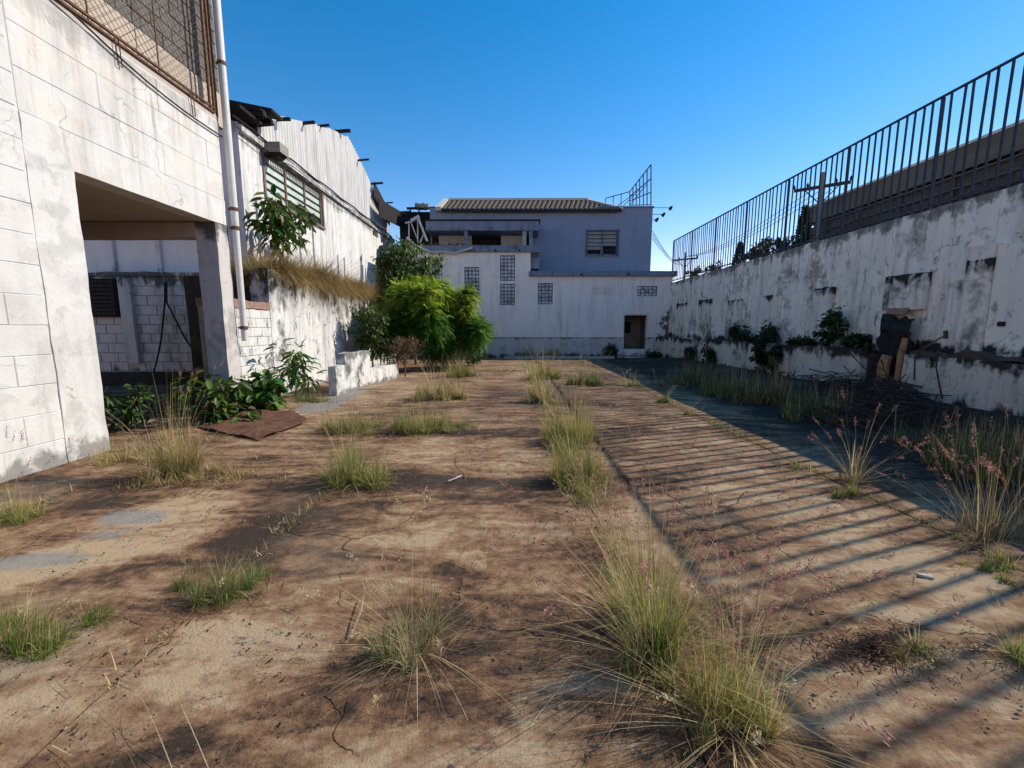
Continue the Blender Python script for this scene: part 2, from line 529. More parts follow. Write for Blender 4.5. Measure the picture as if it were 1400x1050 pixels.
def rough_box(mb, x0, x1, y0, y1, z0, z1, res=0.25, amp=0.012, sc=1.6, top=0.0, edge=0.0):
    """box of small quads whose corners wander a little; top>0 makes its crest uneven"""
    def axis(a, b):
        n = max(1, int(round(abs(b - a) / res)))
        return [a + (b - a) * i / n for i in range(n + 1)]
    X, Y, Z = axis(x0, x1), axis(y0, y1), axis(z0, z1)
    idx = {}

    def V(x, y, z):
        k = (round(x, 4), round(y, 4), round(z, 4))
        if k not in idx:
            d = wob((x, y, z), amp, sc) + wob((x, y, z), amp * 0.4, sc * 5)
            p = Vector((x, y, z)) + d
            if top and abs(z - z1) < 1e-6:
                p.z += top * (mn.noise(Vector((x * 2.1, y * 2.1, 3))) + 0.5 * mn.noise(Vector((x * 7, y * 7, 8))))
            idx[k] = len(mb.v)
            mb.v.append(tuple(p))
        return idx[k]
    for i in range(len(X) - 1):
        for j in range(len(Y) - 1):
            for zz, fl in ((z0, 0), (z1, 1)):
                q = [V(X[i], Y[j], zz), V(X[i + 1], Y[j], zz), V(X[i + 1], Y[j + 1], zz), V(X[i], Y[j + 1], zz)]
                mb.f.append(tuple(q if fl else q[::-1]))
        for k in range(len(Z) - 1):
            for yy, fl in ((y0, 1), (y1, 0)):
                q = [V(X[i], yy, Z[k]), V(X[i + 1], yy, Z[k]), V(X[i + 1], yy, Z[k + 1]), V(X[i], yy, Z[k + 1])]
                mb.f.append(tuple(q if fl else q[::-1]))
    for j in range(len(Y) - 1):
        for k in range(len(Z) - 1):
            for xx, fl in ((x0, 0), (x1, 1)):
                q = [V(xx, Y[j], Z[k]), V(xx, Y[j + 1], Z[k]), V(xx, Y[j + 1], Z[k + 1]), V(xx, Y[j], Z[k + 1])]
                mb.f.append(tuple(q if fl else q[::-1]))
    return mb


def holed_wall(mb, plane, at, thick, u0, u1, z0, z1, holes, res=0.4, amp=0.006):
    """wall on plane 'x' or 'y' (front at `at`, thickness signed away from the viewer) with rectangular holes (u0,u1,z0,z1)"""
    def brk(a, b, extra):
        s = {round(a, 4), round(b, 4)} | {round(e, 4) for e in extra if a < e < b}
        n = max(1, int(abs(b - a) / res))
        for i in range(1, n):
            c = a + (b - a) * i / n
            if all(abs(c - e) > res * 0.35 for e in s):
                s.add(round(c, 4))
        return sorted(s)
    us = brk(u0, u1, [h[0] for h in holes] + [h[1] for h in holes])
    zs = brk(z0, z1, [h[2] for h in holes] + [h[3] for h in holes])

    def solid(i, j):
        if i < 0 or j < 0 or i >= len(us) - 1 or j >= len(zs) - 1:
            return False
        cu, cz = (us[i] + us[i + 1]) / 2, (zs[j] + zs[j + 1]) / 2
        return not any(h[0] < cu < h[1] and h[2] < cz < h[3] for h in holes)
    idx = {}

    def V(i, j, s):
        k = (i, j, s)
        if k not in idx:
            w = at + (thick if s else 0)
            p = Vector((w, us[i], zs[j])) if plane == 'x' else Vector((us[i], w, zs[j]))
            p += wob(p, amp, 1.3)
            idx[k] = len(mb.v)
            mb.v.append(tuple(p))
        return idx[k]
    for i in range(len(us) - 1):
        for j in range(len(zs) - 1):
            if not solid(i, j):
                continue
            mb.f.append((V(i, j, 0), V(i + 1, j, 0), V(i + 1, j + 1, 0), V(i, j + 1, 0)))
            mb.f.append((V(i, j, 1), V(i, j + 1, 1), V(i + 1, j + 1, 1), V(i + 1, j, 1)))
            for (di, dj, a, b) in ((-1, 0, (i, j), (i, j + 1)), (1, 0, (i + 1, j), (i + 1, j + 1)), (0, -1, (i, j), (i + 1, j)), (0, 1, (i, j + 1), (i + 1, j + 1))):
                if not solid(i + di, j + dj):
                    mb.f.append((V(*a, 0), V(*b, 0), V(*b, 1), V(*a, 1)))
    return mb


_blockmesh = {}


def block_mesh(w, h, plane, mat, depth=0.04, bev=0.006, sgn=1):
    key = (round(w, 3), round(h, 3), plane, mat.name, sgn)
    if key in _blockmesh:
        return _blockmesh[key]
    a, b = w / 2, h / 2
    pts = []
    for (d, k) in ((depth, 0.0), (bev, 0.0), (0.0, bev)):
        for (u, z) in ((-a + k, -b + k), (a - k, -b + k), (a - k, b - k), (-a + k, b - k)):
            pts.append((-sgn * d, u, z) if plane == 'x' else (u, sgn * d, z))
    fs = [(8, 9, 10, 11)]
    for r in (0, 4):
        for j in range(4):
            fs.append((r + j, r + (j + 1) % 4, r + 4 + (j + 1) % 4, r + 4 + j))
    me = bpy.data.meshes.new('block')
    me.from_pydata(pts, [], fs)
    me.materials.append(mat)
    me.update()
    _blockmesh[key] = me
    return me


def lay_blocks(root, plane, at, u0, u1, z0, z1, bw, bh, mat, joint=0.010, keep=None, jit=0.0015, sgn=1, seed=1):
    rnd = random.Random(seed)
    nz = int(round((z1 - z0) / bh))
    o = root_world(root)
    n = 0
    for k in range(nz):
        z = z0 + (k + 0.5) * (z1 - z0) / nz
        u = u0 - (bw / 2 if k % 2 else 0)
        while u < u1 - 0.02:
            a, b = max(u, u0), min(u + bw, u1)
            if b - a > 0.05 and (keep is None or keep(a, b, z)):
                me = block_mesh(b - a - joint, (z1 - z0) / nz - joint, plane, mat, sgn=sgn)
                j = rnd.uniform(-jit, jit)
                c = Vector((at + j, (a + b) / 2, z)) if plane == 'x' else Vector(((a + b) / 2, at + j, z))
                ob = put('block', me, root, c - o)
                if plane == 'x':
                    ob.rotation_euler = (rnd.uniform(-.004, .004), rnd.uniform(-.006, .006), rnd.uniform(-.003, .003))
                n += 1
            u += bw
    return n


# ---- fast vegetation meshes
def np_mesh(name, verts, quads, tris, tint, mat, parent=None, smooth=False):
    o = root_world(parent)
    verts = np.asarray(verts, dtype=np.float32).reshape(-1, 3) - np.array([o.x, o.y, o.z], dtype=np.float32)
    me = bpy.data.meshes.new(name)
    nq = 0 if quads is None else len(quads)
    nt = 0 if tris is None else len(tris)
    me.vertices.add(len(verts))
    me.vertices.foreach_set('co', verts.ravel())
    loops = []
    if nq:
        loops.append(np.asarray(quads).ravel())
    if nt:
        loops.append(np.asarray(tris).ravel())
    loops = np.concatenate(loops).astype(np.int32)
    me.loops.add(len(loops))
    me.loops.foreach_set('vertex_index', loops)
    me.polygons.add(nq + nt)
    ls = np.concatenate([np.arange(nq) * 4, nq * 4 + np.arange(nt) * 3]).astype(np.int32)
    me.polygons.foreach_set('loop_start', ls)
    me.update(calc_edges=True)
    me.validate()
    if smooth:
        me.polygons.foreach_set('use_smooth', np.ones(len(me.polygons), dtype=bool))
    if tint is not None:
        at = me.color_attributes.new('tint', 'FLOAT_COLOR', 'POINT')
        t = np.ones((len(verts), 4), dtype=np.float32)
        t[:, :3] = tint
        at.data.foreach_set('color', t.ravel())
    me.materials.append(mat)
    return put(name, me, parent)


def nrm(a):
    return a / np.maximum(np.linalg.norm(a, axis=-1, keepdims=True), 1e-9)


GREEN = np.array([0.17, 0.30, 0.06])
DKGREEN = np.array([0.04, 0.085, 0.024])
YGREEN = np.array([0.40, 0.42, 0.09])
STRAW = np.array([0.62, 0.46, 0.20])
PALE = np.array([0.68, 0.57, 0.36])
PINK = np.array([0.48, 0.24, 0.20])
BLUEG = np.array([0.17, 0.25, 0.14])
BROWN = np.array([0.16, 0.09, 0.05])


class Grass:
    def __init__(self):
        self.V, self.Q, self.T, self.n = [], [], [], 0

    def blades(self, rg, roots, az, lean, length, width, tint, seg=4, curve=0.9, twist=0.6):
        """ribbons: roots (N,3), azimuth, lean from vertical (rad), length"""
        N = len(roots)
        if N == 0:
            return
        s = np.linspace(0, 1, seg + 1)
        ang = lean[:, None] + curve * (s[None, :] ** 1.4) * (0.35 + lean[:, None])
        ang = np.minimum(ang, 2.4)
        dl = (length / seg)[:, None]
        r = np.cumsum(np.sin(ang) * dl, axis=1) - np.sin(ang[:, :1]) * dl
        z = np.cumsum(np.cos(ang) * dl, axis=1) - np.cos(ang[:, :1]) * dl
        hx, hy = np.cos(az)[:, None], np.sin(az)[:, None]
        c = np.stack([roots[:, 0:1] + r * hx, roots[:, 1:2] + r * hy, np.maximum(roots[:, 2:3] + z, 0.012 + roots[:, 2:3] * 0 if False else roots[:, 2:3] * 0 - 99)], axis=2)
        wa = az + np.pi / 2 + rg.uniform(-twist, twist, N)
        wd = np.stack([np.cos(wa), np.sin(wa), np.zeros(N)], axis=1)[:, None, :]
        w = (width[:, None] * (1 - 0.85 * s[None, :] ** 1.5))[:, :, None] * 0.5
        L, Rr = c - wd * w, c + wd * w
        v = np.stack([L, Rr], axis=2).reshape(N, -1, 3)
        base = (np.arange(N) * (seg + 1) * 2)[:, None, None] + self.n
        k = np.arange(seg)[None, :, None] * 2
        q = base + k + np.array([0, 1, 3, 2])[None, None, :]
        self.V.append(v.reshape(-1, 3))
        self.Q.append(q.reshape(-1, 4))
        t = np.repeat(tint[:, None, :], (seg + 1) * 2, axis=1)
        self.T.append(t.reshape(-1, 3))
        self.n += N * (seg + 1) * 2
        return c[:, -1], c[:, -2]

    def plumes(self, rg, tips, prev, length, tint, k=26, spread=0.012):
        """seed heads: many tiny flakes round the end of a stalk"""
        d = nrm(tips - prev)
        N = len(tips)
        t = rg.uniform(-1, 0.15, (N, k, 1)) * length
        off = rg.normal(0, spread, (N, k, 3))
        c = tips[:, None, :] + d[:, None, :] * t + off
        a = nrm(rg.normal(0, 1, (N, k, 3)) + d[:, None, :] * 1.2) * rg.uniform(0.005, 0.013, (N, k, 1))
        b = nrm(rg.normal(0, 1, (N, k, 3))) * rg.uniform(0.0015, 0.004, (N, k, 1))
        v = np.stack([c - a, c + b, c + a, c - b], axis=2).reshape(-1, 3)
        q = (np.arange(N * k) * 4)[:, None] + np.arange(4)[None, :] + self.n
        self.V.append(v)
        self.Q.append(q)
        self.T.append(np.repeat(tint * rg.uniform(0.7, 1.3, (N * k, 1)), 4, axis=0))
        self.n += N * k * 4

    def build(self, name, parent=None, mat=None):
        return np_mesh(name, np.concatenate(self.V), np.concatenate(self.Q), None, np.concatenate(self.T), mat or M['grass'], parent)


def mixcol(rg, n, cols, w):
    w = np.array(w, float)
    i = rg.choice(len(cols), n, p=w / w.sum())
    c = np.array(cols)[i]
    j = rg.uniform(0, 1, (n, 1))
    o = np.array(cols)[rg.choice(len(cols), n, p=w / w.sum())]
    return (c * (0.6 + 0.4 * j) + o * 0.4 * (1 - j)) * rg.uniform(0.55, 1.35, (n, 1))


def tuft_geo(g, rg, c, rad, h, n, cols, w, lean=0.35, wid=0.0035, bias=(0, 0), seg=4):
    """one crown of blades: short dense leaves, longer arching ones and a few stiff straight ones"""
    n = max(n, 6)
    a = rg.uniform(0, 2 * np.pi, n)
    rr = rad * np.sqrt(rg.uniform(0, 1, n)) * 0.8
    roots = np.stack([c[0] + np.cos(a) * rr, c[1] + np.sin(a) * rr, np.full(n, c[2])], axis=1)
    vx = np.cos(a) * 0.5 + bias[0] + rg.normal(0, 0.7, n)
    vy = np.sin(a) * 0.5 + bias[1] + rg.normal(0, 0.7, n)
    az = np.arctan2(vy, vx)
    kind = rg.uniform(0, 1, n)
    short, stiff = kind < 0.45, kind > 0.82
    L = h * rg.uniform(0.35, 0.85, n)
    L = np.where(short, h * rg.uniform(0.12, 0.45, n), L)
    L = np.where(stiff, h * rg.uniform(0.55, 1.25, n), L)
    ln = np.abs(rg.normal(lean, lean * 0.6, n))
    ln = np.where(stiff, ln * 0.5, ln)
    cv = np.where(stiff, rg.uniform(0.0, 0.3, n), rg.uniform(0.3, 2.0, n))
    ww = wid * rg.uniform(0.5, 1.4, n) * np.where(stiff, 0.55, 1.0)
    col = mixcol(rg, n, cols, w)
    dry = rg.uniform(0, 1, n) < 0.16
    dry |= stiff & (rg.uniform(0, 1, n) < .5)
    col = np.where(dry[:, None], mixcol(rg, n, [STRAW, PALE, BROWN * 1.8], [2, 1.5, 1]), col)
    return g.blades(rg, roots, az, np.minimum(ln, 1.35), L, ww, col, curve=cv[:, None], seg=seg)


class Leaves:
    def __init__(self):
        self.V, self.Q, self.T, self.n = [], [], [], 0

    def add(self, rg, pos, d, up, L, W, tint, droop=0.25, fold=0.25):
        """folded leaf of 8 corners: base, left/mid/right at 1/3 and 2/3, tip"""
        N = len(pos)
        d = nrm(d)
        s = nrm(np.cross(d, up))
        u = nrm(np.cross(s, d))
        L = np.asarray(L).reshape(-1, 1) * np.ones((N, 1))
        W = np.asarray(W).reshape(-1, 1) * np.ones((N, 1))

        def P(t, side, lift):
            return pos + d * L * t + s * W * 0.5 * side + u * (lift * W * fold - droop * L * t * t)
        v = np.stack([P(0, 0, 0), P(.32, -.9, 1), P(.32, 0, 0), P(.32, .9, 1), P(.68, -.75, 1), P(.68, 0, 0), P(.68, .75, 1), P(1.0, 0, 0)], axis=1)
        q = np.array([[0, 2, 1, 1], [0, 3, 2, 2], [1, 2, 5, 4], [2, 3, 6, 5], [4, 5, 7, 7], [5, 6, 7, 7]])
        self.V.append(v.reshape(-1, 3))
        b = (np.arange(N) * 8)[:, None] + self.n
        self.n += N * 8
        self.Q.append((b[:, :, None] + np.array([[1, 2, 5, 4], [2, 3, 6, 5]])[None]).reshape(-1, 4))
        self.T.append(np.repeat(tint, 8, axis=0))
        self.tris = getattr(self, 'tris', [])
        self.tris.append((b[:, :, None] + np.array([[0, 2, 1], [0, 3, 2], [4, 5, 7], [5, 6, 7]])[None]).reshape(-1, 3))
        return self

    def build(self, name, parent=None, mat=None):
        return np_mesh(name, np.concatenate(self.V), np.concatenate(self.Q), np.concatenate(self.tris), np.concatenate(self.T), mat or M['leaf'], parent)


def canopy(rg, c, r, nclump, per, L, W, cols, w, parent, name='crown', down=0.4, squash=1.0, clump=0.3, mat=None, hollow=0.55):
    """foliage: leaves round clumps that fill an uneven ellipsoid"""
    lv = Leaves()
    cc = nrm(rg.normal(0, 1, (nclump, 3))) * rg.uniform(hollow, 1.0, (nclump, 1)) * np.array(r) * rg.uniform(0.75, 1.12, (nclump, 1)) + np.array(c)
    cr = clump * min(r) * rg.uniform(0.5, 1.5, nclump)
    for i in range(nclump):
        n = int(per * rg.uniform(0.6, 1.4))
        o = nrm(rg.normal(0, 1, (n, 3)))
        p = cc[i] + o * cr[i] * rg.uniform(0.3, 1, (n, 1)) * np.array([1, 1, squash])
        d = o + np.array([0, 0, -down]) + rg.normal(0, 0.35, (n, 3))
        up = np.array([0, 0, 1.0]) + rg.normal(0, 0.4, (n, 3))
        tv = rg.uniform(0.7, 1.25)
        lv.add(rg, p, d, up, L * rg.uniform(0.6, 1.2, n), W * rg.uniform(0.7, 1.2, n), mixcol(rg, n, cols, w) * tv)
    lv.build(name, parent, mat)
    return cc


def stems(cc, base, parent, r0=0.03, name='trunk', n=12, rnd=None, mat=None, main=None):
    """main trunk and limbs reaching some of the clumps"""
    rnd = rnd or random.Random(4)
    mb = MB()
    base = Vector(base)
    top = Vector(main) if main else Vector(cc.mean(axis=0)) * 1.0
    mid = (base + top) / 2 + Vector((rnd.uniform(-.08, .08), rnd.uniform(-.08, .08), 0))
    mb.tube([base - Vector((0, 0, 0.05)), mid, top], [r0, r0 * 0.8, r0 * 0.55], 7)
    for i in list(range(len(cc)))[:n]:
        e = Vector(cc[i])
        s = base.lerp(top, rnd.uniform(0.35, 1.0))
        m = s.lerp(e, 0.5) + Vector((rnd.uniform(-.05, .05), rnd.uniform(-.05, .05), rnd.uniform(0, .1)))
        mb.tube([s, m, e], [r0 * 0.4, r0 * 0.28, r0 * 0.12], 5)
    return mb.build(name, mat or M['bark'], parent, smooth=True)


# ================================================================ THE SETTING: ground
BLOBS = [  # photograph px, py, half-width px, half-height px, tone
    (215, 720, 95, 40, .9), (80, 770, 80, 26, .8), (610, 740, 150, 45, .40), (430, 850, 60, 70, .35), (700, 800, 190, 60, -.35),
    (350, 720, 120, 40, -.5), (520, 705, 80, 25, -.25), (250, 560, 60, 20, .35), (430, 560, 80, 22, .5), (520, 530, 90, 18, .4),
    (120, 920, 170, 60, .75), (70, 1010, 120, 40, .35), (320, 930, 130, 50, .5), (330, 1010, 120, 35, -.1), (850, 700, 60, 50, .4), (890, 745, 45, 40, .35),
    (650, 660, 240, 14, -.65), (700, 595, 260, 9, -.5), (720, 900, 180, 50, -.3), (650, 970, 210, 50, .6), (1100, 700, 120, 60, .35),
    (1250, 800, 130, 60, .6), (1150, 960, 170, 80, .5), (960, 560, 90, 25, .05), (640, 620, 90, 16, .3), (560, 620, 60, 16, .15),
    (740, 545, 110, 14, -.25), (260, 650, 120, 22, .2), (150, 660, 120, 18, -.5), (720, 505, 100, 10, .25), (420, 640, 60, 20, -.3),
    (60, 690, 60, 20, -.35), (1330, 890, 80, 60, .35), (480, 980, 90, 30, .1), (880, 980, 80, 40, -.25)]
_bl = []
for (px, py, hw, hh, t) in BLOBS:
    a, b = U(px, py, Z=0), U(px + hw, py, Z=0)
    e, f = U(px, py - hh, Z=0), U(px, py + hh, Z=0)
    _bl.append((a.x, (e.y + f.y) / 2, abs(b.x - a.x), abs(e.y - f.y) / 2, t))


def tone_at(x, y):
    wv = wob((x, y, 0), 0.5, 0.9)
    x2, y2 = x + wv.x, y + wv.y
    s = 0.0
    for (cx, cy, rx, ry, t) in _bl:
        d = math.hypot((x2 - cx) / rx, (y2 - cy) / ry)
        if d < 1.5:
            s += t * max(0.0, min(1.0, (1.35 - d) / 0.7))
    s -= 1.9 * max(0.0, min(1.0, (x + 0.3 * wv.x - 4.3) / 0.9))     # shade of the boundary wall deepened by darkening the ground tone
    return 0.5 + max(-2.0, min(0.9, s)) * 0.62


CEM = [[U(px, py, Z=0) for px, py in poly] for poly in (
    ((130, 708), (160, 697), (205, 695), (236, 700), (225, 714), (180, 718), (136, 718)),
    ((-20, 768), (40, 756), (110, 752), (124, 760), (96, 774), (40, 780), (-60, 784)),
    ((105, 736), (125, 727), (165, 722), (194, 726), (160, 734), (135, 738)),
    ((400, 548), (520, 512), (560, 510), (500, 535), (455, 560), (410, 566)))]


def cem_at(x, y):
    best = 9.0
    for poly in CEM:
        n, inside, dmin = len(poly), False, 9.0
        for i in range(n):
            ax, ay, bx, by = poly[i].x, poly[i].y, poly[(i + 1) % n].x, poly[(i + 1) % n].y
            if (ay > y) != (by > y) and x < (bx - ax) * (y - ay) / (by - ay) + ax:
                inside = not inside
            t = max(0, min(1, ((x - ax) * (bx - ax) + (y - ay) * (by - ay)) / max(1e-9, (bx - ax) ** 2 + (by - ay) ** 2)))
            dmin = min(dmin, math.hypot(x - ax - t * (bx - ax), y - ay - t * (by - ay)))
        best = min(best, -dmin if inside else dmin)
    return max(0.0, min(1.0, 0.5 - best / 0.24))


def gz(x, y):
    """height of the earth"""
    z = -0.028
    if x > 5.6 and y < 23:
        t = min(1, (x - 5.6) / 2.2)
        z += 0.27 * t * t * (3 - 2 * t) * min(1, max(0, (23 - y) / 4))
    if -5.6 < x < -4.3 and y > 0:
        t = min(1, (-4.3 - x) / 1.0)
        z += 0.07 * t
    if x <= -5.0:
        z += 0.0
    if -4.5 < x < 6.0 and 0 < y < 22.5:
        return -0.010 + 0.003 * mn.noise(Vector((x * 4, y * 4, 2)))
    if abs(x) < 12 and -3 < y < 26:
        z += 0.02 * mn.noise(Vector((x * 1.1, y * 1.1, 0))) + 0.012 * mn.noise(Vector((x * 4, y * 4, 2)))
    return z


def axis_pts(a, b, step, far, nfar=10):
    mid = list(np.arange(a, b + 1e-6, step))
    k = [(far) ** (i / nfar) for i in range(1, nfar + 1)]
    return [a - q for q in reversed(k)] + mid + [b + q for q in k]


def grid_mesh(name, xs, ys, zf, mat, tone=True):
    nx, ny = len(xs), len(ys)
    v = [(x, y, zf(x, y)) for y in ys for x in xs]
    q = [(j * nx + i, j * nx + i + 1, (j + 1) * nx + i + 1, (j + 1) * nx + i) for j in range(ny - 1) for i in range(nx - 1)]
    me = bpy.data.meshes.new(name)
    me.from_pydata(v, [], q)
    me.polygons.foreach_set('use_smooth', [True] * len(me.polygons))
    me.materials.append(mat)
    a = me.attributes.new('tone', 'FLOAT', 'POINT')
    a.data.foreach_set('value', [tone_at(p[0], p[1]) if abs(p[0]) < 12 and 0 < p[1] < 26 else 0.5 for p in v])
    b = me.attributes.new('dirt', 'FLOAT', 'POINT')
    b.data.foreach_set('value', [0.55] * len(v))
    me.update()
    return put(name, me)


tag(grid_mesh('ground', axis_pts(-13, 8.6, 0.2, 400), axis_pts(-2, 24.5, 0.2, 600), gz, M['earth']), kind='structure')

# concrete slabs of the yard, each a piece of the pavement
pav = bpy.data.objects.new('pavement', None)
COL.objects.link(pav)
pav['kind'] = 'structure'
JX = [-6.6, -4.35, -1.8, 0.72, 3.4, 6.05]
JY = [-1.2, 4.32, 6.25, 8.6, 10.9, 13.2, 15.5, 17.8, 20.1, 22.6]
SLAB_TONE = {}
rs = random.Random(5)
for i in range(len(JX) - 1):
    for j in range(len(JY) - 1):
        x0, x1, y0, y1 = JX[i] + 0.003, JX[i + 1] - 0.003, JY[j] + 0.003, JY[j + 1] - 0.003
        if i == 0:
            if y1 < 8.8 and y0 > 4:
                pass
            elif y0 < 4:
                x0 = -5.15
            else:
                continue
        near = y0 < 9
        st = 0.09 if near else 0.2
        nx, ny = max(3, int((x1 - x0) / st)), max(3, int((y1 - y0) / st))
        tilt = (rs.uniform(-.0012, .0012), rs.uniform(-.0012, .0012), rs.uniform(-.003, .002))
        xs = [x0 + (x1 - x0) * k / nx for k in range(nx + 1)]
        ys = [y0 + (y1 - y0) * k / ny for k in range(ny + 1)]
        vs, ds, ts, cs = [], [], [], []
        stt = rs.uniform(-.015, .015)
        for b, y in enumerate(ys):
            for a, x in enumerate(xs):
                ed = min(x - x0, x1 - x, y - y0, y1 - y)
                jx, jy = x, y
                if a in (0, nx):
                    jx += 0.028 * mn.noise(Vector((x * 0.01 + JX[i + (1 if a else 0)], y * 2.3, 1))) + 0.012 * mn.noise(Vector((JX[i + (1 if a else 0)], y * 9, 1))) - 0.007 * abs(mn.noise(Vector((x, y * 6, 7)))) * (1 if a else -1)
                if b in (0, ny):
                    jy += 0.03 * mn.noise(Vector((x * 2.1, JY[j + (1 if b else 0)], 4))) + 0.012 * mn.noise(Vector((x * 9, JY[j + (1 if b else 0)], 4))) - 0.005 * abs(mn.noise(Vector((x * 6, y, 3)))) * (1 if b else -1)
                z = tilt[0] * (x - x0) + tilt[1] * (y - y0) + tilt[2] + 0.007 * mn.noise(Vector((x * 0.9, y * 0.9, 0))) + 0.0035 * mn.noise(Vector((x * 5, y * 5, 0)))
                if ed < 0.02:
                    z -= 0.001 + 0.006 * max(0, mn.noise(Vector((x * 4, y * 4, 9))))
                vs.append((jx, jy, z))
                e2 = ed + 0.25 * mn.noise(Vector((x * 1.7, y * 1.7, 5)))
                ds.append(max(0.0, min(1.0, 1 - e2 / 0.30)) ** 1.3)
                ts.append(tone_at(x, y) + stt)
                cs.append(cem_at(x, y) if near else 0.0)
        nn = len(vs)
        q = [(b * (nx + 1) + a, b * (nx + 1) + a + 1, (b + 1) * (nx + 1) + a + 1, (b + 1) * (nx + 1) + a) for b in range(ny) for a in range(nx)]
        ring = [a for a in range(nx + 1)] + [b * (nx + 1) + nx for b in range(1, ny + 1)] + [ny * (nx + 1) + a for a in range(nx - 1, -1, -1)] + [b * (nx + 1) for b in range(ny - 1, 0, -1)]
        for zz in (None, -0.11):
            for k in ring:
                vs.append((vs[k][0], vs[k][1], vs[k][2] if zz is None else zz))
                ds.append(1.0)
                ts.append(0.3)
                cs.append(0.0)
        nr = len(ring)
        for k in range(nr):
            k2 = (k + 1) % nr
            q.append((nn + k, nn + nr + k, nn + nr + k2, nn + k2))
        me = bpy.data.meshes.new('concrete_slab')
        me.from_pydata(vs, [], q)
        me.polygons.foreach_set('use_smooth', [True] * len(me.polygons))
        me.materials.append(M['slab'])
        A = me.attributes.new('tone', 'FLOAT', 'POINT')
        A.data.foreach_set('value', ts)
        B = me.attributes.new('dirt', 'FLOAT', 'POINT')
        B.data.foreach_set('value', ds)
        B = me.attributes.new('cement', 'FLOAT', 'POINT')
        B.data.foreach_set('value', cs)
        me.update()
        put('concrete_slab', me, pav)

# higher ground behind the two retaining walls
mb = MB()
rough_box(mb, 8.78, 60, -12, 60, 0, 3.9, 3.0, 0.03)
tag(mb.build('raised_ground', M['soil']), kind='structure')
mb = MB()
rough_box(mb, -16, -6.25, 12.35, 32, 0, 2.86, 1.0, 0.04)
rough_box(mb, -7.9, -6.08, 10.35, 12.35, 0, 2.84, 0.6, 0.03)
rough_box(mb, -6.25, -6.0, 12.36, 23, 0, 2.84, 0.6, 0.03)
tag(mb.build('terrace_ground', M['soil']), kind='structure')

# ================================================================ LEFT: near building with the open carport
FX = -5.2
nb = thing('near_building', (FX, 5.5, 0), 'white painted block building with open carport and screened upper floor, at the left edge', 'building')
mb = MB()   # structural core, its face 12 mm behind the faces of the blocks
for (y0, y1, z0, z1) in ((-3.0, 4.78, -0.1, 5.22), (4.78, 8.0, 3.46, 5.22)):
    mb.box(FX - 0.30, FX - 0.008, y0, y1, z0, z1)
mb.build('wall', M['near_wall'], nb)
n1 = lay_blocks(nb, 'x', FX, 3.3, 4.76, 0.0, 5.2, 0.72, 0.325, M['near_wall'], joint=0.0035, seed=3, jit=0.002)
n2 = lay_blocks(nb, 'x', FX, 4.765, 8.0, 3.875, 5.2, 1.9, 0.44, M['near_beam'], joint=0.0016, seed=4, jit=0.0008)
mb = MB()
rough_box(mb, FX - 0.29, FX + 0.004, 4.765, 5.27, -0.1, 3.872, 0.12, 0.012, 3)
mb.build('jamb', M['near_wall'], nb, smooth=True)
mb = MB()
rough_box(mb, FX - 0.28, FX + 0.003, 5.275, 8.0, 3.44, 3.872, 0.16, 0.006, 2)
mb.build('lintel', M['near_beam'], nb, smooth=True)
mb = MB()
rough_box(mb, FX - 0.36, FX + 0.006, 7.66, 7.99, -0.1, 3.435, 0.11, 0.010, 3)
mb.build('column', plaster('column_paint', (0.60, 0.56, 0.55), stains=0.5, mold=1.0, crack=0.6, spots=0.4, seed=17, bands=((3.45, 0.7, 0.1, 0.8), (0.0, 0.1, 0.5, 0.6))), nb, smooth=True)
mb = MB()
rough_box(mb, -13, FX - 0.37, 7.67, 7.93, 3.18, 3.435, 0.5, 0.006)
mb.build('beam', M['ceiling'], nb)
mb = MB()
mb.box(-13, FX - 0.30, -3, 8.0, 3.45, 3.6)
mb.build('ceiling_slab', M['ceiling'], nb)
mb = MB()   # inner side walls of the carport
mb.box(-13.2, -13, -3, 8.0, -0.1, 3.44)
mb.box(-13, -5.52, 2.4, 2.6, -0.1, 3.44)
mb.build('side_wall', M['carport_block'], nb)
# upper storey: floor, parapet kerb, roof, inner grey block wall
mb = MB()
mb.box(-9, FX - 0.01, -3, 8.0, 5.222, 5.30)
mb.build('upper_floor', M['ceiling'], nb)
mb = MB()
mb.box(-9, FX + 0.02, -3, 8.5, 8.02, 8.2)
mb.build('roof', M['ceiling'], nb)
M['grey_block'] = plain('bare_grey_block', (0.155, 0.148, 0.135), 0.95, 0.3, 5, dirt_amt=0.4)
mb = MB()
mb.box(-5.75, -5.46, 0, 8.5, 5.305, 8.0)
mb.build('inner_wall', M['block_joint'], nb)
lay_blocks(nb, 'x', -5.445, 4.0, 8.48, 5.92, 7.97, 0.40, 0.205, M['grey_block'], joint=0.014, seed=6, jit=0.004)
mb = MB()
rough_box(mb, -5.5, -5.43, 3.3, 8.49, 5.31, 5.905, 0.3, 0.008)
mb.build('inner_band', plain('cream_band', (0.50, 0.42, 0.34), 0.9, 0.2, 3), nb)
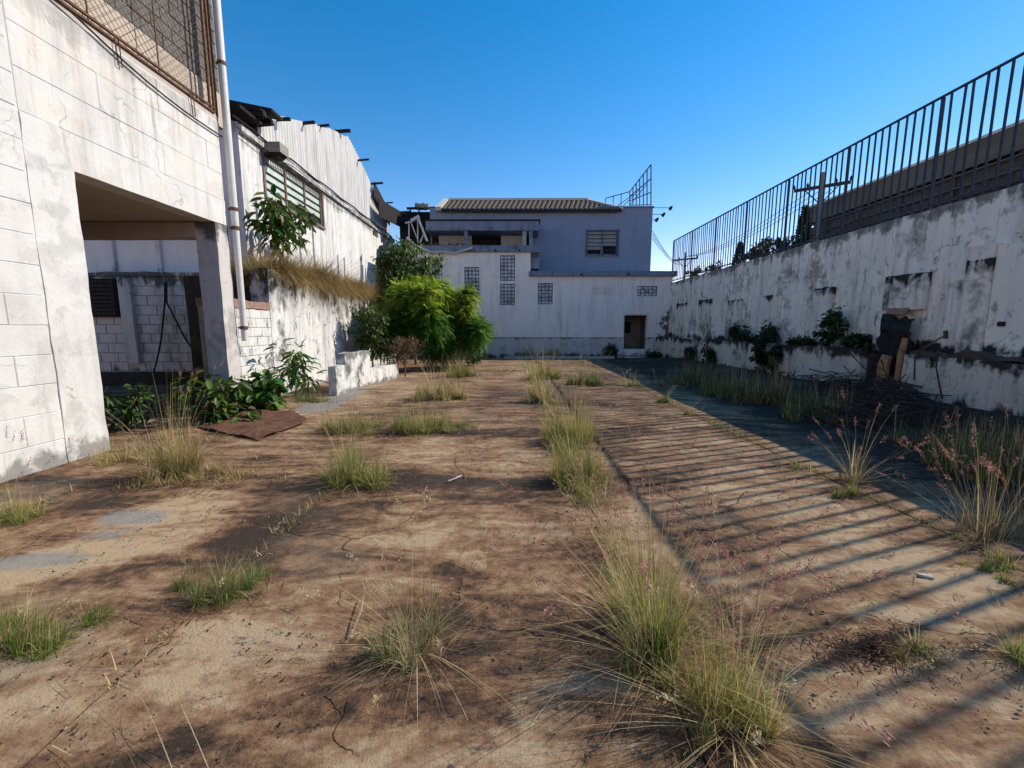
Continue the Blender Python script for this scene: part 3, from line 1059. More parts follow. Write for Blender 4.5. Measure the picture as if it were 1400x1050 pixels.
# wire screen over the upper opening
mb = MB()
y0, y1, z0, z1 = 3.3, 7.9, 5.32, 8.0
for (a, b) in (((FX, y0, z0), (FX, y1, z0)), ((FX, y1, z0), (FX, y1, z1)), ((FX, y0, z0 + 0.07), (FX, y1, z0 + 0.07)), ((FX, y0, z1), (FX, y1, z1)), ((FX, y1 - 0.10, z0), (FX, y1 - 0.10, z1))):
    mb.bar(a, b, 0.035, 0.03)
mb.build('screen_frame', M['rust'], nb)
mb = MB()
for i in range(5):
    y = 3.6 + i * 1.05
    mb.bar((FX, y, z0), (FX, y, z1), 0.014)
step = 0.115
H = z1 - z0
k = 0
yy = y0 - H
while yy < y1 + H:
    for s in (1, -1):
        a0, b0 = (yy, z0), (yy + s * H * 1.0, z1)
        # clip to the frame
        (ya, za), (yb, zb) = a0, b0
        pts = []
        for (yc_, zc_) in ((ya, za), (yb, zb)):
            pts.append([yc_, zc_])
        def clip(p, q):
            if p[0] < y0:
                t = (y0 - p[0]) / (q[0] - p[0]) if q[0] != p[0] else 2
                return [y0, p[1] + (q[1] - p[1]) * t] if 0 <= t <= 1 else None
            if p[0] > y1:
                t = (y1 - p[0]) / (q[0] - p[0]) if q[0] != p[0] else 2
                return [y1, p[1] + (q[1] - p[1]) * t] if 0 <= t <= 1 else None
            return p
        p_, q_ = clip(pts[0], pts[1]), clip(pts[1], pts[0])
        if p_ and q_ and abs(p_[0] - q_[0]) > 0.02:
            mb.bar((FX + 0.008 * s, p_[0], p_[1]), (FX + 0.008 * s, q_[0], q_[1]), 0.0035)
    yy += step
mb.build('wire_mesh', M['rust'], nb)
for y in (4.63, 6.05, 7.35):
    mb = MB()
    mb.tube([(FX + 0.02, y - 0.03, 5.36), (FX + 0.03, y - 0.03, 5.02), (FX + 0.03, y + 0.03, 5.02), (FX + 0.02, y + 0.03, 5.36)], 0.007, 6)
    mb.build('bracket', M['rust'], nb)
mb = MB()
pts = []
for i in range(14):
    t = i / 13
    y = 4.0 + t * 4.0
    pts.append((FX + 0.035, y, 5.31 - 0.52 * max(0, t - 0.35) - 0.12 * math.sin(math.pi * min(1, max(0, (t - .3) / .7)))))
mb.tube(pts, 0.012, 6)
tag(mb.build('cable', M['black'], smooth=True), 'slack black cable sagging under the wire screen of the white building', 'cable')
# downpipe
dp = thing('downpipe', (-5.10, 8.06, 1.35), 'tall pale vertical downpipe at the corner of the near white building', 'pipe')
mb = MB()
mb.tube([(-5.10, 8.06, 1.35), (-5.10, 8.06, 3.4)], 0.055, 12)
mb.build('lower_pipe', M['pipe'], dp, smooth=True)
mb = MB()
mb.tube([(-5.10, 8.06, 3.4), (-5.10, 8.06, 9.0)], 0.062, 12)
mb.build('upper_pipe', M['pipe'], dp, smooth=True)
mb = MB()
mb.tube([(-5.235, 8.02, 5.3), (-5.235, 8.02, 8.9)], 0.02, 8)
mb.build('side_rod', M['rust'], dp, smooth=True)
for z in (1.6, 3.42, 3.75, 6.2):
    mb = MB()
    mb.tube([(-5.10, 8.06, z - 0.03), (-5.10, 8.06, z + 0.03)], 0.071, 12)
    mb.bar((-5.19, 8.04, z), (-5.12, 8.06, z), 0.03)
    mb.build('clamp', M['rust'], dp)

# rear wall of the carport, painted blocks
bw = thing('block_wall', (-9, 12.1, 0), 'sooty painted block wall across the back of the carport', 'wall')
mb = MB()
rough_box(mb, -13, -6.1, 12.016, 12.3, -0.2, 3.02, 0.6, 0.0)
mb.build('core', M['block_joint'], bw)
n3 = lay_blocks(bw, 'y', 12.0, -12.0, -7.2, 0.36, 3.02, 0.50, 0.267, M['carport_block'], joint=0.022, seed=8, jit=0.004)
mb = MB()
rough_box(mb, -13, -6.1, 11.95, 12.34, 3.022, 3.14, 0.25, 0.02, 3, top=0.05)
mb.build('coping', M['carport_block'], bw)
mb = MB()
rough_box(mb, -13, -6.3, 11.93, 12.015, -0.2, 0.35, 0.3, 0.03, 3)
mb.build('footing', M['dark_wood'], bw)
mb = MB()
rough_box(mb, -10.95, -10.62, 11.90, 12.0, 0.6, 3.0, 0.3, 0.01)
mb.build('pilaster', M['carport_block'], bw)
for k in range(2):
    mb = MB()
    x = -9.62 + 0.05 * k
    mb.tube([(x, 11.9, 2.85), (x - 0.02, 11.86, 2.3), (x + (0.40 if k else -0.22), 11.84, 1.3), (x + (0.62 if k else -0.32), 11.84, 0.95), (x + (0.58 if k else -0.5), 11.8, 0.35)], 0.022, 6)
    tag(mb.build('hose', M['black'], smooth=True), ('black hose hanging down the carport wall and swinging left', 'black hose hanging down the carport wall and swinging right')[k], 'hose', 'black hoses on the carport wall')

# window-like shutter on the dark left part of the carport wall
sh = thing('shutter', (-11.5, 11.93, 1.7), 'dark grey shutter in the back left corner of the carport', 'shutter')
mb = MB()
mb.box(-12.1, -11.0, 11.90, 11.96, 1.9, 2.95)
mb.build('leaf_panel', M['dark'], sh)
mb = MB()
for k in range(9):
    mb.box(-12.05, -11.05, 11.875, 11.895, 1.95 + k * 0.11, 2.02 + k * 0.11)
mb.build('slats', M['dark_wood'], sh)

# ================================================================ LEFT: retaining wall, low walls
rw = thing('retaining_wall', (-5.65, 10, 0), 'flaking white retaining wall topped with dry hanging grass', 'wall')
mb = MB()
rough_box(mb, -6.05, -5.65, 9.9, 20.5, -0.2, 2.88, 0.14, 0.018, 2.2, top=0.06)
mb.build('rendered_wall', M['retain'], rw, smooth=True)
mb = MB()
rough_box(mb, -5.80, -5.60, 9.86, 10.42, -0.2, 2.95, 0.12, 0.012, 3)
mb.build('pilaster', M['retain'], rw, smooth=True)
pw = thing('block_panel', (-5.6, 8.9, 0), 'short white painted block wall between the downpipe and the retaining wall', 'wall')
mb = MB()
mb.box(-5.9, -5.612, 8.0, 9.86, -0.2, 2.13)
mb.build('core', M['block_joint'], pw)
lay_blocks(pw, 'x', -5.6, 8.02, 9.85, 0.0, 2.0, 0.42, 0.2, M['retain'], joint=0.012, seed=12, jit=0.004)
mb = MB()
rough_box(mb, -5.93, -5.58, 8.0, 9.86, 2.0, 2.17, 0.15, 0.02, 4, top=0.05)
mb.build('coping', M['clay_pink'], pw)

lw = thing('low_wall', (-4.15, 9.8, 0), 'low stepped white wall with flaking paint in front of the green bush', 'wall')


def skew_wall(mb, p0, p1, th, z0, z1, n=14, top=0.03):
    p0, p1 = Vector((*p0, 0)), Vector((*p1, 0))
    t = (p1 - p0)
    s = Vector((-t.y, t.x, 0)).normalized() * th
    nz = 5
    rows = []
    for i in range(n + 1):
        c = p0 + t * i / n
        col = []
        loop = [(c, k / nz) for k in range(nz + 1)] + [(c + s, 1 - k / nz) for k in range(nz + 1)]
        for (q, f) in loop:
            z = z0 + (z1 - z0) * f
            p = Vector((q.x, q.y, z)) + wob((q.x, q.y, z), 0.02, 3)
            if f == 1:
                p.z += top * mn.noise(Vector((q.x * 3, q.y * 3, 2)))
            col.append(len(mb.v))
            mb.v.append(tuple(p))
        rows.append(col)
    m = len(rows[0])
    for i in range(n):
        for k in range(m - 1):
            mb.f.append((rows[i][k], rows[i + 1][k], rows[i + 1][k + 1], rows[i][k + 1]))
    mb.f.append(tuple(rows[0])[::-1])
    mb.f.append(tuple(rows[-1]))
    return mb


a, b, c_, d_ = U(461, 541, Z=0), U(474, 537, Z=0), U(507, 527, Z=0), U(545, 516, Z=0)
mb = MB()
skew_wall(mb, a.xy, b.xy, 0.2, -0.1, 0.70, 6)
mb.build('front_step', M['lowwall'], lw, smooth=False)
mb = MB()
skew_wall(mb, b.xy, c_.xy, 0.2, -0.1, 0.97, 10)
mb.build('tall_section', M['lowwall'], lw)
mb = MB()
skew_wall(mb, c_.xy, d_.xy, 0.2, -0.1, 0.45, 12, 0.06)
mb.build('broken_section', M['lowwall'], lw)

# ================================================================ LEFT: warehouse on the terrace
HX = -7.5
wh = thing('warehouse', (HX, 19, 2.86), 'white warehouse with corrugated gable and long grid window above the terrace', 'building')
mb = MB()
WY0, WY1, WZ0, WZ1 = 13.45, 17.35, 5.55, 6.88
va, vb = U(509, 309, X=HX), U(517, 326, X=HX)
holed_wall(mb, 'x', HX, -0.25, 12.3, 27.5, 2.6, 7.18, [(WY0, WY1, WZ0, WZ1), (va.y, vb.y, vb.z, va.z)], 0.5)
mb.build('side_wall', M['hall'], wh)
mb = MB()
mb.box(-13.5, HX - 0.26, 12.31, 12.55, 2.6, 7.3)
mb.build('end_wall', plaster('end_wall_paint', (0.84, 0.76, 0.70), stains=0.3, mold=0.6, seed=44, spots=0.2), wh)
mb = MB()
for x in (-11.3, -10.0, -8.75):
    mb.box(x - 0.05, x + 0.05, 12.24, 12.306, 2.86, 7.2)
mb.box(HX - 0.42, HX - 0.30, 12.2, 12.306, 2.86, 7.2)
mb.build('end_ribs', M['hall'], wh)
mb = MB()
mb.box(HX + 0.001, HX + 0.10, 12.32, 27.5, 6.92, 7.12)
mb.build('fascia', M['hall'], wh)
# ribs of the wall under the window
for y in (12.9, 14.2, 15.35, 16.4, 18.6, 19.3, 21.4, 21.6):
    mb = MB()
    mb.bar((HX + 0.03, y, 2.9), (HX + 0.03, y, 5.3 if y < 18 else 4.7), 0.05, 0.06)
    mb.build('conduit', M['hall'], wh)
# corrugated sheets of the gable
prof = [U(px, py, X=HX + 0.05) for px, py in ((350, 154), (390, 162), (440, 171), (475, 187), (490, 214), (505, 248), (516, 276), (530, 304))]


def gable_top(y):
    if y <= prof[0].y:
        return prof[0].z - (prof[0].y - y) * 0.35
    for p, q in zip(prof, prof[1:]):
        if y <= q.y:
            return p.z + (q.z - p.z) * (y - p.y) / (q.y - p.y)
    return max(7.3, prof[-1].z - (y - prof[-1].y) * 0.5)


y = prof[0].y
k = 0
while y < prof[-1].y:
    ye = min(y + 1.02, prof[-1].y + 0.02)
    mb = MB()
    n = 34
    off = 0.012 * (k % 2)
    dz = rs.uniform(-0.05, 0.05)
    rows = []
    for i in range(n + 1):
        yy = y + (ye - y) * i / n
        xx = HX + 0.05 + off + 0.024 * math.sin(2 * math.pi * yy / 0.177)
        zt = gable_top(yy) + dz
        rows.append((xx, yy, 7.13 + 0.01 * (k % 2), zt))
    for i in range(n):
        a_, b_ = rows[i], rows[i + 1]
        m_ = [((a_[2] + a_[3]) / 2), ((b_[2] + b_[3]) / 2)]
        mb.quad((a_[0], a_[1], a_[2]), (b_[0], b_[1], b_[2]), (b_[0], b_[1], b_[3]), (a_[0], a_[1], a_[3]))
    o = mb.build('corrugated_sheet', M['sheet'], wh)
    sm = o.modifiers.new('thick', 'SOLIDIFY')
    sm.thickness = 0.007
    y += 1.0
    k += 1
# ridge-shaped roof behind the gable and dark purlins that stick out past it
mb = MB()
for p, q in zip(prof, prof[1:]):
    mb.add([(HX + 0.0, p.y, p.z - 0.22), (HX + 0.0, q.y, q.z - 0.22), (-16, q.y, q.z - 0.22), (-16, p.y, p.z - 0.22)], [(0, 1, 2, 3)])
    mb.add([(HX + 0.0, p.y, p.z - 0.16), (HX + 0.0, q.y, q.z - 0.16), (-16, q.y, q.z - 0.16), (-16, p.y, p.z - 0.16)], [(0, 3, 2, 1)])
mb.build('roof', M['olive_dark'], wh)
for (px, py, l, w_) in ((345, 156, .35, .14), (358, 168, .32, .12), (384, 162, .3, .07), (420, 168, .28, .07), (443, 172, .22, .06), (470, 179, .3, .09), (493, 219, .42, .06), (511, 251, .5, .07), (527, 277, .45, .05)):
    p = U(px, py, X=HX + 0.2)
    mb = MB()
    mb.bar((HX - 0.3, p.y, p.z - 0.04), (HX + 0.18 + l, p.y + 0.03, p.z + rs.uniform(-.03, .05)), w_ * 1.3, w_ * 1.2)
    mb.build('purlin', M['purlin'], wh)
# ragged dark roofing at the near corner
mb = MB()
for (x0_, x1_, y0_, y1_, z_) in ((-9.9, -7.15, 11.9, 12.9, 7.42), (-9.4, -7.0, 12.6, 13.1, 7.66), (-8.6, -6.85, 12.9, 13.5, 7.80)):
    mb.bar((x0_, (y0_ + y1_) / 2, z_ + 0.3), (x1_, (y0_ + y1_) / 2, z_ - 0.04), y1_ - y0_, 0.07)
mb.build('eave_sheets', M['purlin'], wh)
mb = MB()
pts = [(HX + 0.14, 11.9 + i * 0.78, 7.14 + 0.03 * math.sin(i * 1.9)) for i in range(20)]
mb.tube(pts, 0.028, 6)
mb.tube([(p[0] + 0.03, p[1], p[2] - 0.24 - 0.05 * math.sin(i * .9)) for i, p in enumerate(pts)], 0.012, 5)
mb.build('gutter_cable', M['black'], wh, smooth=True)
# sagging eave and broken roofing at the far end
for (a_, b_, w_, h_, mat) in ((U(511, 258, X=-7.3), U(533, 300, X=-7.3), 0.8, .05, 'purlin'), (U(518, 284, X=-7.0), U(548, 300, X=-6.6), .9, .05, 'purlin')):
    mb = MB()
    mb.bar(a_, b_, w_, h_, up=(1, 0, 0))
    mb.build('loose_roofing', M[mat], wh)
# window
wf = MB()
xw = HX - 0.06
for z in (WZ0 + .03, WZ1 - .03):
    wf.bar((xw, WY0, z), (xw, WY1, z), 0.07, 0.07)
for y in (WY0 + .03, WY0 + (WY1 - WY0) / 3, WY0 + 2 * (WY1 - WY0) / 3, WY1 - .03):
    wf.bar((xw, y, WZ0), (xw, y, WZ1), 0.06, 0.07)
win = wf.build('window', M['mauve'], wh)
zs_ = [WZ0 + .05 + i * (WZ1 - WZ0 - .1) / 5 for i in range(6)]
for i in range(3):
    for j in range(5):
        y0_, y1_ = WY0 + .06 + i * (WY1 - WY0) / 3, WY0 - .02 + (i + 1) * (WY1 - WY0) / 3
        m = MB()
        tl = 0.02 if j < 4 else 0.05
        m.box(xw - 0.02 - tl, xw - 0.012, y0_, y1_, zs_[j] + .015, zs_[j + 1] - .015)
        m.build('pane', M['dark_pane'] if (j == 0 and i > 0) else M['pane'], win)
m = MB()
for z in zs_[1:-1]:
    m.bar((xw + .02, WY0, z), (xw + .02, WY1, z), 0.03, 0.03)
m.build('glazing_bars', M['rust'], win)
m = MB()
for i in range(40):
    y = WY0 + .08 + i * (WY1 - WY0 - .1) / 40
    m.bar((xw + .05, y, WZ1 - .3), (xw + .05, y + .09, WZ1 - .02), 0.012)
m.build('grille', M['rust'], win)
m = MB()
m.box(HX + .003, HX + .07, WY0 - .08, WY1 + .08, WZ0 - .09, WZ0 - .001)
m.box(HX + .003, HX + .04, WY1 + .001, WY1 + .09, WZ0, WZ1 + .04)
m.box(HX + .003, HX + .04, WY0 - .09, WY0 - .001, WZ0, WZ1 + .04)
m.build('sill', M['mauve'], win)
m = MB()
m.box(HX - 1.2, HX - 0.3, 12.7, 27.2, 2.7, 7.0)
m.build('interior', M['dark'], wh)
# flood lamp on the fascia
fl = thing('flood_lamp', tuple(U(378, 205, X=-7.2)), 'boxy grey lamp hung over the long warehouse window', 'lamp')
p = U(378, 205, X=-7.2)
m = MB()
m.box(p.x - .28, p.x + .24, p.y - .25, p.y + .25, p.z - .14, p.z + .14)
h = m.build('housing', M['lampgrey'], fl)
m = MB()
m.add([(p.x - .2, p.y - .22, p.z - .145), (p.x + .2, p.y - .22, p.z - .145), (p.x + .2, p.y + .22, p.z - .145), (p.x - .2, p.y + .22, p.z - .145),
       (p.x - .12, p.y - .14, p.z - .28), (p.x + .1, p.y - .14, p.z - .28), (p.x + .1, p.y + .14, p.z - .28), (p.x - .12, p.y + .14, p.z - .28)],
      [(0, 1, 2, 3), (0, 4, 5, 1), (1, 5, 6, 2), (2, 6, 7, 3), (3, 7, 4, 0), (4, 7, 6, 5)])
m.build('shade', M['purlin'], fl)
m = MB()
m.bar((HX, p.y, p.z + .05), (p.x - .28, p.y, p.z + .05), .05)
m.build('arm', M['rust'], fl)

# ================================================================ REAR: white lower building
BY = 23.0


def X_(px, Y=BY):
    return U(px, 450, Y=Y).x


def Z_(py, Y=BY):
    return U(700, py, Y=Y).z


rb = thing('rear_building', (1.5, BY, 0), 'white rear building with glass block windows and open doorway, in shade', 'building')
XS = X_(725)
ZL, ZR = Z_(345), Z_(378)
GB = [(636, 656, 365, 406), (684, 704, 349, 384), (684, 704, 388, 417), (735, 755, 387, 416), (592, 606, 355, 381), (869, 896, 391, 405)]
holesL, holesR = [], []
for (a_, b_, t_, u_) in GB:
    h_ = (X_(a_), X_(b_), Z_(u_), Z_(t_))
    (holesL if b_ < 725 else holesR).append(h_)
DX0, DX1, DZ1 = X_(853), X_(884), Z_(431)
DZ0 = Z_(477)
holesR.append((DX0, DX1, DZ0, DZ1))
VX0, VX1, VZ0, VZ1 = X_(808), X_(836), Z_(405), Z_(391)
holesR.append((VX0, VX1, VZ0, VZ1))
BZ = 1.08
m = MB()
holed_wall(m, 'y', BY, 0.25, X_(545), XS, BZ, ZL, holesL, 0.6, 0.004)
m.build('tall_wall', M['rear'], rb)
m = MB()
holed_wall(m, 'y', BY, 0.25, XS + .002, 8.56, BZ, ZR, holesR, 0.6, 0.004)
m.build('low_wall', M['rear'], rb)
m = MB()
holed_wall(m, 'y', BY - 0.015, 0.25, X_(545), 8.56, -0.2, BZ - .002, [(DX0, DX1, DZ0, BZ + 1)], 0.6, 0.012)
m.build('plinth', M['rear_base'], rb)
m = MB()
rough_box(m, XS - .1, 8.75, BY - 0.18, 25.4, ZR + .002, Z_(371), 0.5, 0.012, 2)
m.build('low_coping', M['coping'], rb)
m = MB()
rough_box(m, X_(545), X_(738), BY - 0.12, BY + 0.3, ZL + .002, Z_(336), 0.5, 0.015, 2)
m.build('tall_coping', M['coping'], rb)
m = MB()
for px in (678, 710, 792, 855):
    z = ZR + .07 if px > 725 else ZL + .06
    m.tube([(X_(px), BY - .3, z), (X_(px), BY, z)], 0.05, 8)
m.build('spouts', M['black'], rb)
m = MB()
rough_box(m, X_(545), X_(737), BY + .31, 25.45, ZL - .1, ZL + .12, 0.6, 0.01)
m.build('tall_roof_slab', M['coping'], rb)

for (a_, b_, t_, u_) in GB:
    x0_, x1_, z0_, z1_ = X_(a_) + .002, X_(b_) - .002, Z_(u_) + .002, Z_(t_) - .002
    w_, h_ = x1_ - x0_, z1_ - z0_
    nx, nz = max(2, int(round(w_ / .2))), max(2, int(round(h_ / .2)))
    f = MB()
    fr = 0.013
    for i in range(nx + 1):
        x = x0_ + fr + (w_ - 2 * fr) * i / nx
        f.box(x - fr, x + fr, BY + .03, BY + .12, z0_, z1_)
    fw = f.build('window', M['joint_grey'], rb)
    f2 = MB()
    for j in range(nz + 1):
        z = z0_ + fr + (h_ - 2 * fr) * j / nz
        f2.box(x0_, x1_, BY + .032, BY + .118, z - fr, z + fr)
    f2.build('mortar_joint', M['joint_grey'], fw)
    # each glass block with a bulging face; about 5 px across, so joined
    g_ = MB()
    for i in range(nx):
        for j in range(nz):
            cx, cz = x0_ + fr + (w_ - 2 * fr) * (i + .5) / nx, z0_ + fr + (h_ - 2 * fr) * (j + .5) / nz
            hw, hh = (w_ - 2 * fr) / nx / 2 - fr, (h_ - 2 * fr) / nz / 2 - fr
            tl = rs.uniform(-.02, .02)
            y_ = BY + .07
            g_.add([(cx - hw, y_, cz - hh), (cx + hw, y_, cz - hh), (cx + hw, y_, cz + hh), (cx - hw, y_, cz + hh), (cx + tl, y_ - .03, cz + tl)],
                   [(0, 1, 4), (1, 2, 4), (2, 3, 4), (3, 0, 4)])
    gm = M['glass_block'] if a_ != 869 else glass_mat('pale_glass_block', (0.5, 0.52, 0.55), .2, .6, 6)
    g_.build('glass_blocks', gm, fw, kind='stuff')
    bk = MB()
    bk.box(x0_, x1_, BY + .14, BY + .2, z0_, z1_)
    bk.build('backing', M['interior'], fw)
# blocked vent panel
f = MB()
f.box(VX0 + .002, VX1 - .002, BY + .02, BY + .2, VZ0 + .002, VZ1 - .002)
vp = f.build('vent_panel', M['rear'], rb)
f = MB()
for j in range(4):
    z = VZ0 + .08 + j * (VZ1 - VZ0 - .1) / 4
    f.box(VX0 + .05, VX1 - .05, BY - .002, BY + .018, z, z + .025)
f.build('louvres', M['rear_base'], vp)
# doorway with a dim room
f = MB()
f.box(DX0 - .05, DX0 - .001, BY - .03, BY + .2, DZ0, DZ1 + .04)
f.box(DX1 + .001, DX1 + .05, BY - .03, BY + .2, DZ0, DZ1 + .04)
f.box(DX0 - .05, DX1 + .05, BY - .031, BY + .2, DZ1 + .041, DZ1 + .09)
f.build('door_frame', M['pipe'], rb)
f = MB()
f.box(DX0 - .4, DX1 + .3, BY - .35, BY - .02, -.1, DZ0 - .003)
f.build('step', M['rear'], rb)
f = MB()
x0_, x1_ = DX0 - .8, DX1 + .3
f.box(x0_ - .1, x0_, BY + .27, 25.2, DZ0, 2.6)
f.box(x1_, x1_ + .1, BY + .27, 25.2, DZ0, 2.6)
f.box(x0_, x1_, 25.1, 25.2, DZ0, 2.6)
f.box(x0_, x1_, BY + .27, 25.1, 2.5, 2.6)
f.box(x0_, x1_, BY + .0, 25.1, DZ0 - .05, DZ0)
f.build('room', M['interior'], rb)
f = MB()
f.box(DX0 + .2, DX0 + .9, 24.9, 25.05, 1.3, 1.95)
f.build('inner_hatch', M['dark'], rb)
f = MB()
rough_box(f, X_(690), X_(833), BY - 1.3, BY - 1.1, -0.2, 0.13, 0.3, 0.02, 3)
tag(f.build('kerb', M['stone']), 'pale low kerb edging along the foot of the white rear building', 'kerb')

# ================================================================ REAR: blue upper storey
UY = 25.5
bb = thing('blue_building', (2.5, UY, 3.8), 'blue upper storey with tiled roof behind the white rear building', 'building')
ux0, ux1 = U(588, 300, Y=UY).x, U(892, 300, Y=UY).x
uz1 = U(700, 284, Y=UY).z
wx0, wx1, wz0, wz1 = U(804, 300, Y=UY).x, U(844, 300, Y=UY).x, U(700, 348, Y=UY).z, U(700, 316, Y=UY).z
f = MB()
holed_wall(f, 'y', UY, .25, ux0, ux1, 3.4, uz1, [(wx0, wx1, wz0, wz1)], .6, .004)
f.build('front_wall', M['blue'], bb)
f = MB()
f.box(ux1 - .25, ux1 - .002, UY + .26, UY + 9, 3.4, uz1)
f.box(ux0, ux0 + .25, UY + .26, UY + 9, 3.4, uz1 - .02)
f.build('side_wall', M['blue'], bb)
f = MB()
f.box(ux1 - 3.2, ux1 + .06, UY - .06, UY + .3, uz1 + .002, uz1 + .08)
f.build('parapet_cap', M['coping'], bb)
# window with slats and security bars
f = MB()
f.box(wx0 - .05, wx0, UY - .04, UY + .1, wz0 - .05, wz1 + .05)
f.box(wx1, wx1 + .05, UY - .04, UY + .1, wz0 - .05, wz1 + .05)
f.box(wx0, wx1, UY - .04, UY + .1, wz1 + .001, wz1 + .06)
f.box(wx0 - .12, wx1 + .12, UY - .08, UY + .1, wz0 - .09, wz0 - .001)
cw = f.build('window', M['coping'], bb)
f = MB()
f.box((wx0 + wx1) / 2 - .06, (wx0 + wx1) / 2 + .06, UY + .0, UY + .1, wz0, wz1)
f.build('mullion', M['slat'], cw)
for side in (0, 1):
    a_, b_ = (wx0 + .02, (wx0 + wx1) / 2 - .07) if side == 0 else ((wx0 + wx1) / 2 + .07, wx1 - .02)
    for j in range(6):
        zc = wz0 + .08 + j * (wz1 - wz0 - .05) / 6
        if j == 0 or (j == 1 and side == 1):
            continue
        m = MB()
        m.add([(a_, UY + .03, zc), (b_, UY + .03, zc), (b_, UY + .09, zc + .2), (a_, UY + .09, zc + .2), (a_, UY + .045, zc), (b_, UY + .045, zc), (b_, UY + .105, zc + .2), (a_, UY + .105, zc + .2)],
              [(0, 1, 2, 3), (4, 7, 6, 5), (0, 4, 5, 1), (3, 2, 6, 7)])
        m.build('pane', M['slat'], cw)
f = MB()
f.box(wx0 - .0, wx1, UY + .2, UY + .24, wz0, wz1)
f.build('dark_backing', M['dark'], cw)
f = MB()
for j in range(7):
    z = wz0 + .02 + j * (wz1 - wz0) / 6
    f.bar((wx0 - .1, UY - .07, z), (wx1 + .1, UY - .07, z), .025)
for x in (wx0 - .08, (wx0 + wx1) / 2, wx1 + .08):
    f.bar((x, UY - .1, wz0 - .1), (x, UY - .1, wz1 + .1), .03)
f.build('security_bars', M['iron'], cw)
# tiled roof: columns of tiles as pieces
rx0, rxr = U(603, 288, Y=UY - .2).x, U(850, 284, Y=UY - .2).x
ze = U(700, 286, Y=UY - .25).z
RYd = 30.0
zr = U(700, 274, Y=RYd).z
rgx0, rgx1 = U(612, 274, Y=RYd).x, U(803, 274, Y=RYd).x
rf = MB()
rf.add([(rx0, UY - .25, ze - .03), (rxr, UY - .25, ze - .03), (rgx1, RYd, zr - .03), (rgx0, RYd, zr - .03)], [(0, 1, 2, 3)])
rf.add([(rxr, UY - .25, ze - .03), (rxr, RYd + 4, ze - .03), (rgx1, RYd, zr - .03)], [(0, 1, 2)])
rf.add([(rx0, UY - .25, ze - .03), (rx0, UY - .25, ze - .14), (rxr, UY - .25, ze - .14), (rxr, UY - .25, ze - .03)], [(0, 1, 2, 3)])
roof = rf.build('roof', M['tile_under'], bb)
ncol = 37
for i in range(ncol):
    x = rx0 + (rxr - rx0) * (i + .5) / ncol
    t = (i + .5) / ncol
    tx = rgx0 + (rgx1 - rgx0 + 2.5) * t
    # stop at the right hip
    e = 1.0
    for s in np.linspace(0, 1, 41):
        xx = x + (tx - x) * s
        hip = rxr + (rgx1 - rxr) * s
        if xx > hip:
            e = s
            break
    if e < 0.05:
        continue
    m = MB()
    w_ = (rxr - rx0) / ncol
    ns = 7
    for k in range(ns):
        s0, s1 = k / ns * e, (k + 1.08) / ns * e
        s1 = min(s1, e)
        A0 = Vector((x + (tx - x) * s0, UY - .28 + (RYd - UY + .28) * s0, ze + (zr - ze) * s0 + .05))
        A1 = Vector((x + (tx - x) * s1, UY - .28 + (RYd - UY + .28) * s1, ze + (zr - ze) * s1 + .015))
        hw = w_ * .33
        vs = []
        for P_ in (A0, A1):
            for (dx, dz) in ((-hw, -.05), (-hw * .6, .03), (hw * .6, .03), (hw, -.05)):
                vs.append((P_.x + dx, P_.y, P_.z + dz))
        m.add(vs, [(0, 1, 5, 4), (1, 2, 6, 5), (2, 3, 7, 6), (0, 3, 2, 1)])
    m.build('tile_row', M['tile'], roof)
m = MB()
m.bar((rgx0, RYd, zr + .04), (rgx1, RYd, zr + .06), .25, .14)
m.bar((rgx1, RYd, zr + .05), (rxr, UY - .2, ze + .06), .2, .12)
m.build('ridge', M['cream'], roof)
m = MB()
m.bar((rgx0 - .1, RYd, zr + .02), (rx0 - .15, UY - .3, ze + .02), .35, .2)
m.build('verge', M['cream'], roof)
# veranda at the left
vz1, vz0 = U(700, 302, Y=23.6).z, U(700, 315, Y=23.6).z
vx0, vx1 = U(582, 310, Y=23.6).x, U(737, 310, Y=23.6).x
f = MB()
rough_box(f, vx0, vx1, 23.6, UY - .01, vz0, vz1, .5, .012, 2)
f.build('canopy', M['coping'], bb)
f = MB()
f.box(vx0, vx1 + .08, 23.54, UY - .02, vz1 + .002, vz1 + .07)
f.build('canopy_cap', M['purlin'], bb)
for px in (637, 717, 726):
    f = MB()
    x = U(px, 320, Y=23.8).x
    f.box(x - .1, x + .1, 23.7, 23.9, ZL, vz0)
    f.build('veranda_post', M['coping'] if px != 717 else M['slat'], bb)
f = MB()
f.box(vx0, vx1 - .3, UY - .14, UY - .03, ZL, vz0)
f.build('veranda_recess', M['dark'], bb)
for (a_, b_) in ((600, 645), (685, 715)):
    f = MB()
    x0_, x1_ = U(a_, 325, Y=24.6).x, U(b_, 325, Y=24.6).x
    f.box(x0_, x1_, 24.6, 24.7, ZL, U(700, 322, Y=24.6).z)
    f.build('board', M['shutter_board'], bb)
f = MB()
f.box(XS + .05, U(737, 350, Y=24).x, 23.7, UY - .03, U(700, 368, Y=24).z, ZL + .1)
f.build('link_wall', M['blue'], bb)

